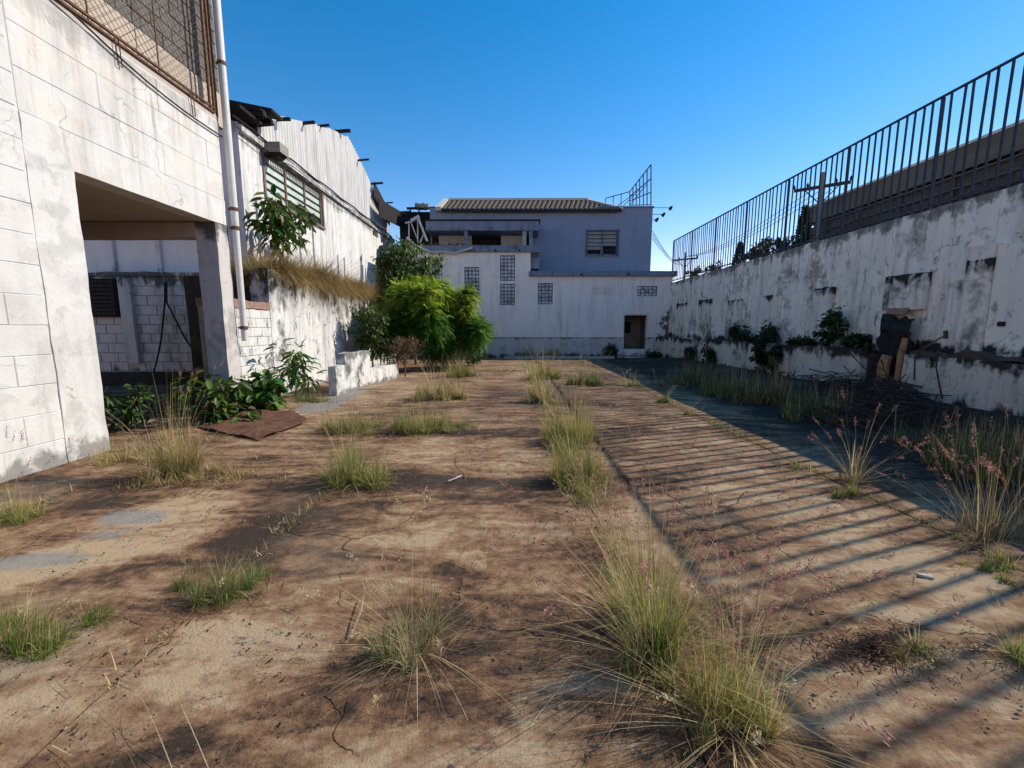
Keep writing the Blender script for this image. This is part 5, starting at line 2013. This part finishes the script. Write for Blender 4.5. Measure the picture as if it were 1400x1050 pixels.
# ---------------------------------------------------------------- grass clumps, each a thing
GCOL = {
    'mixed': ([GREEN, YGREEN, STRAW, PALE], [4.5, 3, 1.4, .5]), 'green': ([GREEN, BLUEG, YGREEN], [3, 2, 1]),
    'straw': ([STRAW, PALE, YGREEN, GREEN], [3, 2, 1, .6]), 'pale': ([BLUEG, GREEN, PALE, STRAW], [3, 1, 2, 1]),
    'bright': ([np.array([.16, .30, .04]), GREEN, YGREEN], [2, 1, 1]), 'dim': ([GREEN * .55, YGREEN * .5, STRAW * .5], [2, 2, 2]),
    'pink': ([BLUEG * .7, PINK * .8, STRAW * .8], [2, 1, 2]), 'yellow': ([YGREEN * 1.15, STRAW, GREEN], [3, 2.2, 1.4])}
TUFTS = [  # px, py of the foot, height m, radius m, blades, colours, lean, bias, plumes, dead stalks, label
    (888, 905, .50, .19, 1500, 'mixed', .30, (-.15, 0), 60, 60, 'tallest green and straw grass clump, growing in the long joint at lower right centre'),
    (862, 850, .42, .14, 600, 'straw', .34, (-.4, .2), 16, 50, 'thin straw-coloured clump leaning left just behind the tallest clump'),
    (1000, 1000, .40, .18, 1500, 'yellow', .30, (.1, 0), 18, 60, 'yellow-green grass clump at the bottom edge right of centre'),
    (925, 940, .22, .13, 500, 'straw', .7, (.1, -.1), 6, 20, 'short dry tuft between the two big foreground clumps'),
    (570, 888, .34, .15, 520, 'pale', .42, (0, 0), 18, 34, 'sparse pale green grass clump at the bottom centre'),
    (300, 812, .24, .22, 1500, 'green', .62, (.55, .3), 4, 6, 'dense low green clump leaning right in the left foreground'),
    (25, 872, .24, .24, 1500, 'bright', .62, (.7, .3), 4, 8, 'green grass clump cut by the left edge of the picture'),
    (483, 662, .42, .30, 1500, 'mixed', .38, (0, 0), 12, 20, 'wide yellow-green grass clump left of centre'),
    (790, 658, .46, .20, 1400, 'mixed', .30, (-.1, 0), 12, 20, 'upright green grass clump in the long joint, middle distance'),
    (782, 604, .56, .26, 1500, 'yellow', .32, (0, 0), 40, 10, 'taller yellowish clump directly behind the upright green one'),
    (577, 588, .45, .36, 1300, 'mixed', .40, (0, 0), 8, 14, 'bushy green and straw clump right of the rusty plate'),
    (636, 583, .16, .24, 700, 'green', .7, (0, 0), 0, 0, 'low spreading blue-green tuft in the centre of the yard'),
    (487, 588, .36, .36, 1100, 'mixed', .5, (.2, 0), 6, 8, 'broad low clump between the rusty plate and the bushy clump'),
    (600, 545, .6, .45, 1300, 'straw', .4, (0, 0), 20, 0, 'dry straw clump in front of the feathery bush'),
    (628, 515, .6, .35, 900, 'mixed', .4, (0, 0), 0, 0, 'green clump right of the feathery bush foot'),
    (742, 550, .46, .30, 900, 'straw', .42, (0, 0), 20, 0, 'straw clump on the joint in front of the green far tufts'),
    (743, 518, .60, .35, 900, 'yellow', .35, (0, 0), 20, 0, 'yellowish clump further back on the same long joint'),
    (801, 526, .50, .35, 900, 'green', .45, (0, 0), 14, 0, 'green tuft right of the joint towards the rear building'),
    (690, 508, .2, .4, 400, 'pale', .6, (0, 0), 0, 0, 'low pale tuft in the far middle of the yard'),
    (655, 490, .7, .35, 600, 'straw', .4, (0, 0), 14, 0, 'dry pinkish clump at the rear wall, nearest the feathery bush'),
    (722, 490, .65, .35, 600, 'straw', .4, (0, 0), 18, 0, 'dry pinkish clump at the rear wall below the double glass window'),
    (755, 489, .60, .30, 500, 'straw', .4, (0, 0), 14, 0, 'dry clump at the rear wall below the single glass window'),
    (795, 490, .45, .2, 300, 'green', .3, (0, 0), 0, 0, 'small green tuft at the rear wall left of the doorway shrub'),
    (236, 650, .62, .22, 1100, 'straw', .26, (0, 0), 10, 14, 'tall pale upright grass in front of the carport opening'),
    (262, 655, .20, .42, 1000, 'straw', 1.0, (.3, 0), 0, 0, 'flattened yellow straw spread at the foot of the tall pale grass'),
    (190, 628, .30, .34, 800, 'straw', .8, (0, 0), 0, 0, 'dry tuft by the foot of the carport jamb'),
    (14, 712, .34, .20, 800, 'mixed', .5, (0, 0), 10, 10, 'tuft at the left edge growing against the white wall'),
    (1160, 678, .17, .13, 700, 'bright', .42, (0, 0), 0, 0, 'bright green short tuft in the joint near the shadow edge'),
    (1168, 660, .42, .10, 90, 'pink', .28, (.2, 0), 22, 10, 'thin pink-flowered grass rising behind the bright green tuft'),
    (1345, 735, .44, .22, 260, 'pink', .35, (.1, 0), 50, 20, 'pink-flowered grass clump at the right edge of the shadow'),
    (1392, 720, .34, .14, 150, 'pink', .4, (0, 0), 24, 8, 'smaller pink-flowered clump at the very right edge'),
    (1347, 768, .12, .14, 600, 'yellow', .6, (0, 0), 0, 0, 'low yellow-green tuft in the joint below the pink-flowered grass'),
    (1392, 790, .14, .13, 600, 'bright', .6, (0, 0), 0, 0, 'bright tuft where the joint leaves the right edge of the picture'),
    (1015, 890, .26, .16, 90, 'pink', 1.0, (.7, .2), 60, 30, 'lax pink-flowered stalks fallen across the fence shadow, right of the tallest clump'),
    (1252, 897, .12, .10, 300, 'bright', .7, (0, .2), 4, 8, 'small green tuft by the heap of dry debris at lower right'),
    (1396, 900, .20, .13, 500, 'mixed', .5, (0, 0), 4, 10, 'tuft cut by the right edge in the foreground'),
    (908, 550, .22, .16, 500, 'green', .45, (0, 0), 6, 0, 'small green tuft in the striped shadow near the wall shade'),
    (941, 566, .16, .16, 260, 'yellow', .5, (0, 0), 6, 0, 'tiny yellow tuft right of the small green tuft in the striped shadow'),
    (1092, 640, .08, .16, 320, 'yellow', .8, (0, 0), 0, 0, 'flat yellow tuft on the edge of the wall shadow'),
    (862, 527, .3, .22, 350, 'mixed', .5, (0, 0), 10, 0, 'small tuft at the far end of the shadow edge'),
    (905, 528, .3, .4, 400, 'dim', .6, (0, 0), 10, 0, 'dull flattened tuft in shade beyond the shadow edge'),
    (955, 525, .8, .6, 1500, 'dim', .3, (0, 0), 0, 0, 'shaded tall grass, farthest of the patches below the planter'),
    (1000, 540, .8, .6, 1500, 'dim', .3, (0, 0), 0, 0, 'shaded tall grass below the climbing vine'),
    (1052, 552, .78, .55, 1700, 'dim', .3, (0, 0), 0, 0, 'shaded tall grass in the middle below the planter'),
    (1120, 572, .72, .45, 1500, 'dim', .32, (0, 0), 0, 0, 'shaded tall grass next to the pile of branches'),
    (1290, 612, .5, .45, 1300, 'dim', .42, (0, 0), 0, 0, 'shaded grass right of the pile of branches'),
    (1345, 640, .62, .5, 1900, 'dim', .36, (-.1, 0), 0, 0, 'dense shaded grass below the near ledge'),
    (1395, 650, .62, .4, 1500, 'dim', .36, (0, 0), 0, 0, 'dense shaded grass at the right edge of the picture'),
    (420, 548, .2, .5, 900, 'green', .6, (0, 0), 0, 0, 'low green grass between the young plant and the low white wall'),
]
for k, (px, py, h, r_, n, ck, lean, bias, npl, nst, lab) in enumerate(TUFTS):
    h *= 1.5 if h > .25 else 1.25
    r_ *= 1.15
    if k in (0, 2):
        n = int(n * .62)
        lean *= .8
        r_ *= .85
    n = int(n * (1.05 if ck != 'dim' else .85))
    nst = int(nst * 1.4)
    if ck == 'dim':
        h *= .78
    lean *= .82
    rg = np.random.default_rng(200 + k)
    b = U(px, py, Z=0)
    zz = max(-.01, gz(b.x, b.y)) if (b.x > 6.05 or b.x < -4.35) else -.005
    b = U(px, py, Z=zz)
    far = b.y > 9
    wid = .0040 if b.y < 4 else (.0075 if b.y < 8 else .015)
    if ck == 'dim':
        wid = .012
    cols, w = GCOL[ck]
    g = Grass()
    c3 = (b.x, b.y, zz)
    # several crowns per clump, so that it has no round outline
    nc = max(5, int(r_ * 45))
    for i in range(nc):
        a_, q_ = rg.uniform(0, 6.28), r_ * rg.uniform(0, 1) ** .7 * 1.05
        cc = (c3[0] + math.cos(a_) * q_ * 1.2, c3[1] + math.sin(a_) * q_ * .8, zz)
        tuft_geo(g, rg, cc, r_ * .22, h * rg.uniform(.45, 1.1) * (1.15 - .5 * q_ / r_), int(n / nc * rg.uniform(.5, 1.7)), cols, w, lean, wid, bias)
    if npl:
        a_ = rg.uniform(0, 6.28, npl)
        roots = np.stack([c3[0] + np.cos(a_) * r_ * .4, c3[1] + np.sin(a_) * r_ * .4, np.full(npl, zz)], 1)
        tips, prev = g.blades(rg, roots, a_ + rg.normal(0, .4, npl), np.abs(rg.normal(.3, .22, npl)), h * rg.uniform(.9, 1.55, npl), np.full(npl, wid * .55), mixcol(rg, npl, [STRAW, PALE, PINK], [2, 2, 1]), curve=.7)
        g.plumes(rg, tips, prev, .085 if b.y < 6 else .13, PINK if ck in ('pink', 'mixed', 'straw') else PALE * .8, k=36 if b.y < 6 else 22, spread=.008 if b.y < 6 else .02)
    if nst:   # lax dry stalks that lie out over the concrete
        a_ = rg.uniform(0, 6.28, nst)
        roots = np.stack([c3[0] + np.cos(a_) * r_ * .3, c3[1] + np.sin(a_) * r_ * .3, np.full(nst, zz + .02)], 1)
        g.blades(rg, roots, a_, rg.uniform(.9, 1.35, nst), h * rg.uniform(.6, 1.3, nst), np.full(nst, wid * .8), mixcol(rg, nst, [STRAW, PALE, BROWN * 2], [2, 3, 1]), curve=.25)
    if b.y < 8 and h > .2:   # matted dead blades round the foot
        n_m = int(140 * r_ / .2)
        a_ = rg.uniform(0, 6.28, n_m)
        q_ = r_ * rg.uniform(.2, 1.5, n_m)
        roots = np.stack([c3[0] + np.cos(a_) * q_, c3[1] + np.sin(a_) * q_, np.full(n_m, zz + .012)], 1)
        g.blades(rg, roots, rg.uniform(0, 6.28, n_m), rg.uniform(1.1, 1.5, n_m), rg.uniform(.05, .2, n_m), np.full(n_m, wid), mixcol(rg, n_m, [STRAW * .7, BROWN * 1.6, BROWN], [1, 2, 2]), curve=.15)
    grp = 'grass clumps growing through the yard joints' if ck != 'dim' else 'tall grass patches in the shade of the boundary wall'
    o = g.build('grass_clump')
    tag(o, lab, 'grass clump', grp)

# uncountable: sparse weeds in the joints, dry terrace grass, straw and litter
rg = np.random.default_rng(77)
g = Grass()
for (x, y0_, y1_, n, cols) in ((.72, 1.2, 5.2, 900, [STRAW, PALE, YGREEN]), (-1.8, 1.6, 5, 500, [STRAW, PALE, BROWN * 1.5]), (3.4, 2.0, 9.0, 1500, [YGREEN, STRAW, GREEN]), (.72, 5, 22, 600, [STRAW, GREEN, PALE]), (-1.8, 3, 22, 500, [STRAW, GREEN, PALE]), (3.4, 9, 22, 300, [YGREEN, STRAW]), (-4.35, 3, 10, 500, [STRAW, PALE])):
    y = rg.uniform(y0_, y1_, n)
    y = y[np.sin(y * 5.1 + x) + np.sin(y * 2.3) > -.3]
    n = len(y)
    roots = np.stack([x + rg.normal(0, .035, n), y, np.full(n, -.02)], 1)
    g.blades(rg, roots, rg.uniform(0, 6.28, n), np.abs(rg.normal(.7, .4, n)), rg.uniform(.05, .13, n), .004 + .0006 * y, mixcol(rg, n, cols, [1] * len(cols)))
for y_ in JY[1:]:
    n = 160
    x = rg.uniform(-4.3, 6, n)
    roots = np.stack([x, y_ + rg.normal(0, .03, n), np.full(n, -.02)], 1)
    g.blades(rg, roots, rg.uniform(0, 6.28, n), np.abs(rg.normal(.8, .4, n)), rg.uniform(.03, .1, n), np.full(n, .004 + .0006 * y_), mixcol(rg, n, [STRAW, PALE, YGREEN], [2, 2, 1]))
tag(g.build('joint_weeds'), 'sparse short weeds and straw sprouting along the slab joints', 'weeds', kind='stuff')

g = Grass()
n = 26000
y = rg.uniform(9.95, 20.4, n)
x = rg.uniform(-7.0, -5.62, n)
edge = x > -6.1
z = np.where(edge, 2.86, 2.84)
h = np.where(edge, .80, .55) * (1 + .5 * (y < 14)) * rg.uniform(.5, 1.25, n) * (1 + .5 * np.sin(y * 1.7) * np.cos(y * .6 + 1))
az = rg.uniform(0, 6.28, n)
lean = np.abs(rg.normal(.55, .3, n)) + edge * .35
g.blades(rg, np.stack([x, y, z], 1), az, lean, h, rg.uniform(.005, .012, n), mixcol(rg, n, [np.array([.50, .34, .12]), PALE * .8, BROWN * 1.6, YGREEN], [4, 2, 1.5, .6]), curve=rg.uniform(.3, 2.4, (n, 1)), seg=5)
n = 12000       # mats that hang over the crest
y = rg.uniform(10.2, 20.0, n)
y = y[(np.sin(y * 2.1) + .6 * np.sin(y * 5.3) > -.5)]
n = len(y)
L = (.35 + .55 * np.abs(np.sin(y * 1.3 + .5))) * rg.uniform(.4, 1.1, n)
g.blades(rg, np.stack([rg.uniform(-5.8, -5.6, n), y, rg.uniform(2.86, 3.15, n)], 1), rg.normal(0, .8, n) + 1.5 * np.sin(y * 7.3) * np.cos(y * 3.1), rg.uniform(.4, 1.5, n), L, rg.uniform(.005, .011, n), mixcol(rg, n, [np.array([.40, .26, .10]), STRAW * .8, BROWN], [3, 2, 2]), curve=rg.uniform(.6, 2.2, (n, 1)), seg=6)
tag(g.build('terrace_grass'), 'thick dry golden grass along the terrace edge hanging over the retaining wall', 'dry grass', kind='stuff')

g = Grass()     # taller growth along the long central joint
y = np.concatenate([rg.uniform(1.6, 3.2, 500), rg.uniform(3.6, 6.5, 1500), rg.uniform(6.5, 18, 900)])
y = y[np.sin(y * 3.7) + .6 * np.sin(y * 9.1) > -.5]
n = len(y)
g.blades(rg, np.stack([.72 + rg.normal(0, .05 + .01 * y, n), y, np.full(n, -.01)], 1), rg.uniform(0, 6.28, n), np.abs(rg.normal(.35, .25, n)), rg.uniform(.08, .42, n), .0022 + .0009 * y, mixcol(rg, n, [STRAW, GREEN, YGREEN, PALE], [2, 2, 2, 1]), curve=rg.uniform(.2, 1.8, (n, 1)))
tag(g.build('central_joint_weeds'), 'thin straggly green and straw weeds along the long central joint', 'weeds', kind='stuff')

g = Grass()     # straw and stalks lying about
n = 5200
x, y = rg.uniform(-5, 6, n), rg.uniform(1.0, 13, n)
dens = np.array([mn.noise(Vector((a * .8, b * .8, 3))) for a, b in zip(x, y)])
k = (dens > rg.uniform(-.1, .5, n)) | ((x < -3.2) & (rg.uniform(0, 1, n) < .8)) | ((np.abs(x - .72) < .35) & (rg.uniform(0, 1, n) < .6))
x, y = x[k], y[k]
n = len(x)
g.blades(rg, np.stack([x, y, np.full(n, .010)], 1), rg.uniform(0, 6.28, n), np.full(n, 1.50), rg.uniform(.04, .24, n), rg.uniform(.002, .005, n), mixcol(rg, n, [STRAW, PALE, BROWN, BROWN * .6], [1, 1, 2, 1]), curve=.03)
tag(g.build('loose_straw'), 'loose straw and dry stalks lying on the yard concrete', 'straw', kind='stuff')

# crumbs, dry leaves and gravel
n = 14000
x = rg.uniform(-5, 8, n)
y = 1.0 + rg.exponential(3.0, n)
dens = np.array([mn.noise(Vector((a * 1.3, b * 1.3, 7))) for a, b in zip(x, y)])
jd = np.minimum(np.min(np.abs(x[:, None] - np.array(JX)[None]), 1), np.min(np.abs(y[:, None] - np.array(JY)[None]), 1))
k = (dens > .0) | (jd < .12)
x, y = x[k], y[k]
n = len(x)
c = np.stack([x, y, np.where(x > 6, .05, .006) + rg.uniform(0, .004, n)], 1)
s = np.abs(rg.normal(0, .0045, (n, 1))) + .002 + .0006 * y[:, None]
a = rg.normal(0, 1, (n, 3)) * np.array([1, 1, .3])
b = rg.normal(0, 1, (n, 3)) * np.array([1, 1, .3])
a, b = nrm(a) * s, nrm(b) * s * .7
v = np.stack([c - a, c - b, c + a, c + b, c + np.array([0, 0, 1.]) * s * .8], 1).reshape(-1, 3)
bi = (np.arange(n) * 5)[:, None]
tr_ = np.concatenate([bi + np.array([[0, 1, 4]]), bi + np.array([[1, 2, 4]]), bi + np.array([[2, 3, 4]]), bi + np.array([[3, 0, 4]])])
col = mixcol(rg, n, [np.array([.3, .24, .18]), BROWN, BROWN * .4, np.array([.45, .40, .33])], [2, 3, 2, 1])
o = np_mesh('litter', v, None, tr_, np.repeat(col, 5, axis=0), M['grass'])
tag(o, 'crumbs of concrete and dry leaf litter on the yard', 'litter', kind='stuff')

# ================================================================ SMALL THINGS ON THE YARD
# rusty plate
pa = [U(px, py, Z=0.03) for px, py in ((270, 584), (332, 564), (402, 566), (421, 577), (352, 600), (316, 592))]
ring = []
for i in range(6):
    for k in range(7):
        q = pa[i].lerp(pa[(i + 1) % 6], k / 7)
        ring.append(q + wob(q, .035, 6))
ctr = sum(ring, Vector()) / len(ring)
m = MB()
NR = 6
nr_ = len(ring)
for lay in (0, 1):
    for r_ in range(1, NR + 1):
        for q in ring:
            p = ctr.lerp(q, r_ / NR)
            z = .055 + .05 * mn.noise(Vector((p.x * 2.2, p.y * 2.2, 1))) + .018 * mn.noise(Vector((p.x * 9, p.y * 9, 1))) + .03 * (p.y - ctr.y)
            m.v.append((p.x, p.y, max(.012, z) - .008 * lay))
    for r_ in range(NR - 1):
        for i in range(nr_):
            a_, b_ = lay * NR * nr_ + r_ * nr_ + i, lay * NR * nr_ + r_ * nr_ + (i + 1) % nr_
            m.f.append((a_, b_, b_ + nr_, a_ + nr_))
    m.f.append(tuple(lay * NR * nr_ + i for i in range(nr_)))
for i in range(nr_):
    a_, b_ = (NR - 1) * nr_ + i, (NR - 1) * nr_ + (i + 1) % nr_
    m.f.append((a_, b_, b_ + NR * nr_, a_ + NR * nr_))
tag(m.build('metal_plate', M['rustplate']), 'large rusty brown metal plate lying on the ground near the carport column', 'metal plate')

# pale flat stone, little stick
p = U(1265, 784, Z=.02)
m = MB()
rough_box(m, -.036, .036, -.022, .022, -.008, .006, .018, .010, 25)
o = m.build('stone', M['stone'])
o.location = (p.x, p.y, .006)
o.rotation_euler.z = -.4
tag(o, 'small pale flat stone on the striped concrete at right', 'stone')
m = MB()
a_, b_ = U(613, 658, Z=.02), U(630, 652, Z=.02)
m.tube([a_, a_.lerp(b_, .6) + Vector((0, -.015, .01)), b_ + Vector((0, .04, 0))], .009, 6)
tag(m.build('stick', M['stone']), 'short curved whitish stick on the middle of the yard', 'stick')
m = MB()
a_, b_ = U(480, 868, Z=.02), U(497, 815, Z=.03)
m.tube([a_, a_.lerp(b_, .5) + Vector((.02, 0, .02)), b_], .004, 6)
tag(m.build('stick', M['wood']), 'grey-brown dry stick left of the sparse pale clump', 'stick')

# foreground dead stalks
st = Grass()
rg = np.random.default_rng(5)
for (x0_, y0_, x1_, y1_) in ((235, 1050, 180, 935), (285, 1050, 210, 925), (300, 1045, 385, 965), (640, 985, 590, 900), (600, 900, 690, 820), (730, 985, 830, 890), (820, 1020, 905, 940), (560, 905, 470, 940), (1090, 870, 1010, 900), (1180, 990, 1060, 880), (1040, 800, 1150, 760)):
    a_, b_ = U(x0_, y0_, Z=.02), U(x1_, y1_, Z=.02)
    d_ = b_ - a_
    st.blades(rg, np.array([[a_.x, a_.y, .02]]), np.array([math.atan2(d_.y, d_.x)]), np.array([rg.uniform(1.1, 1.3)]), np.array([d_.length * 1.0]), np.array([.0028]), np.array([PALE * .9]), curve=float(rg.uniform(.2, .5)), seg=8)
tag(st.build('dead_stalks'), 'long bleached grass stalks lying across the foreground', 'stalks', kind='stuff')

# heap of dry debris, bottom right
m = MB()
c0 = U(1200, 890, Z=0)
r2 = random.Random(12)
for i in range(700):
    a_, q_ = r2.uniform(0, 6.28), abs(r2.gauss(0, .14))
    x, y = c0.x + math.cos(a_) * q_ * 1.8, c0.y + math.sin(a_) * q_ * .7
    z = .012 + max(0, .05 - q_ * .18) * r2.random()
    t = Vector((r2.uniform(-1, 1), r2.uniform(-1, 1), r2.uniform(-.3, .3))).normalized() * r2.uniform(.005, .028)
    m.bar(Vector((x, y, z)) - t, Vector((x, y, z)) + t, r2.uniform(.0012, .004))
tag(m.build('debris_heap', M['rust']), 'small heap of dry twigs and crumbs on the concrete at lower right', 'debris', kind='stuff')

# pile of branches at the foot of the broken pilaster
m = MB()
for i in range(520):
    px, py = r2.gauss(1215, 45), r2.gauss(545, 14)
    p = U(px, py, Z=.25)
    if p.x > 7.7:
        p.x = 7.7 - r2.random() * .3
    t = Vector((r2.uniform(-1, 1), r2.uniform(-1, 1), r2.uniform(-.25, .45))).normalized() * r2.uniform(.08, .5)
    hgt = max(.05, .5 - abs(px - 1220) / 200) * r2.random()
    q = Vector((p.x, p.y, .12 + hgt))
    m.tube([q - t, q + Vector((r2.uniform(-.05, .05), r2.uniform(-.05, .05), .04)), q + t], [r2.uniform(.006, .02), .01, .003], 4)
tag(m.build('branch_pile', M['dark_wood']), 'dark pile of dead branches heaped below the broken pilaster', 'branches', kind='stuff')
for i, (x0_, y0_, x1_, y1_, lab) in enumerate(((1205, 492, 1222, 530, 'thin dead branch leaning left of the clay flue'), (1250, 520, 1262, 470, 'thin dead branch standing right of the broken pilaster'), (1160, 480, 1188, 510, 'dry forked twig hanging over the planter wall edge'), (1288, 545, 1283, 470, 'upright bare twig before the near ledge'))):
    m = MB()
    a_, b_ = U(x0_, y0_, X=7.5), U(x1_, y1_, X=7.6)
    mid_ = a_.lerp(b_, .5) + Vector((0, .08, .05))
    m.tube([a_, mid_, b_], [.016, .012, .006], 5)
    m.tube([mid_, mid_ + Vector((-.1, .25, .2))], [.008, .003], 4)
    m.tube([mid_.lerp(b_, .5), mid_.lerp(b_, .5) + Vector((.05, -.2, .16))], [.007, .003], 4)
    tag(m.build('branch', M['dark_wood'], smooth=True), lab, 'branch', 'dead branches by the broken pilaster')

for me in bpy.data.meshes:
    if me.users == 0:
        bpy.data.meshes.remove(me)
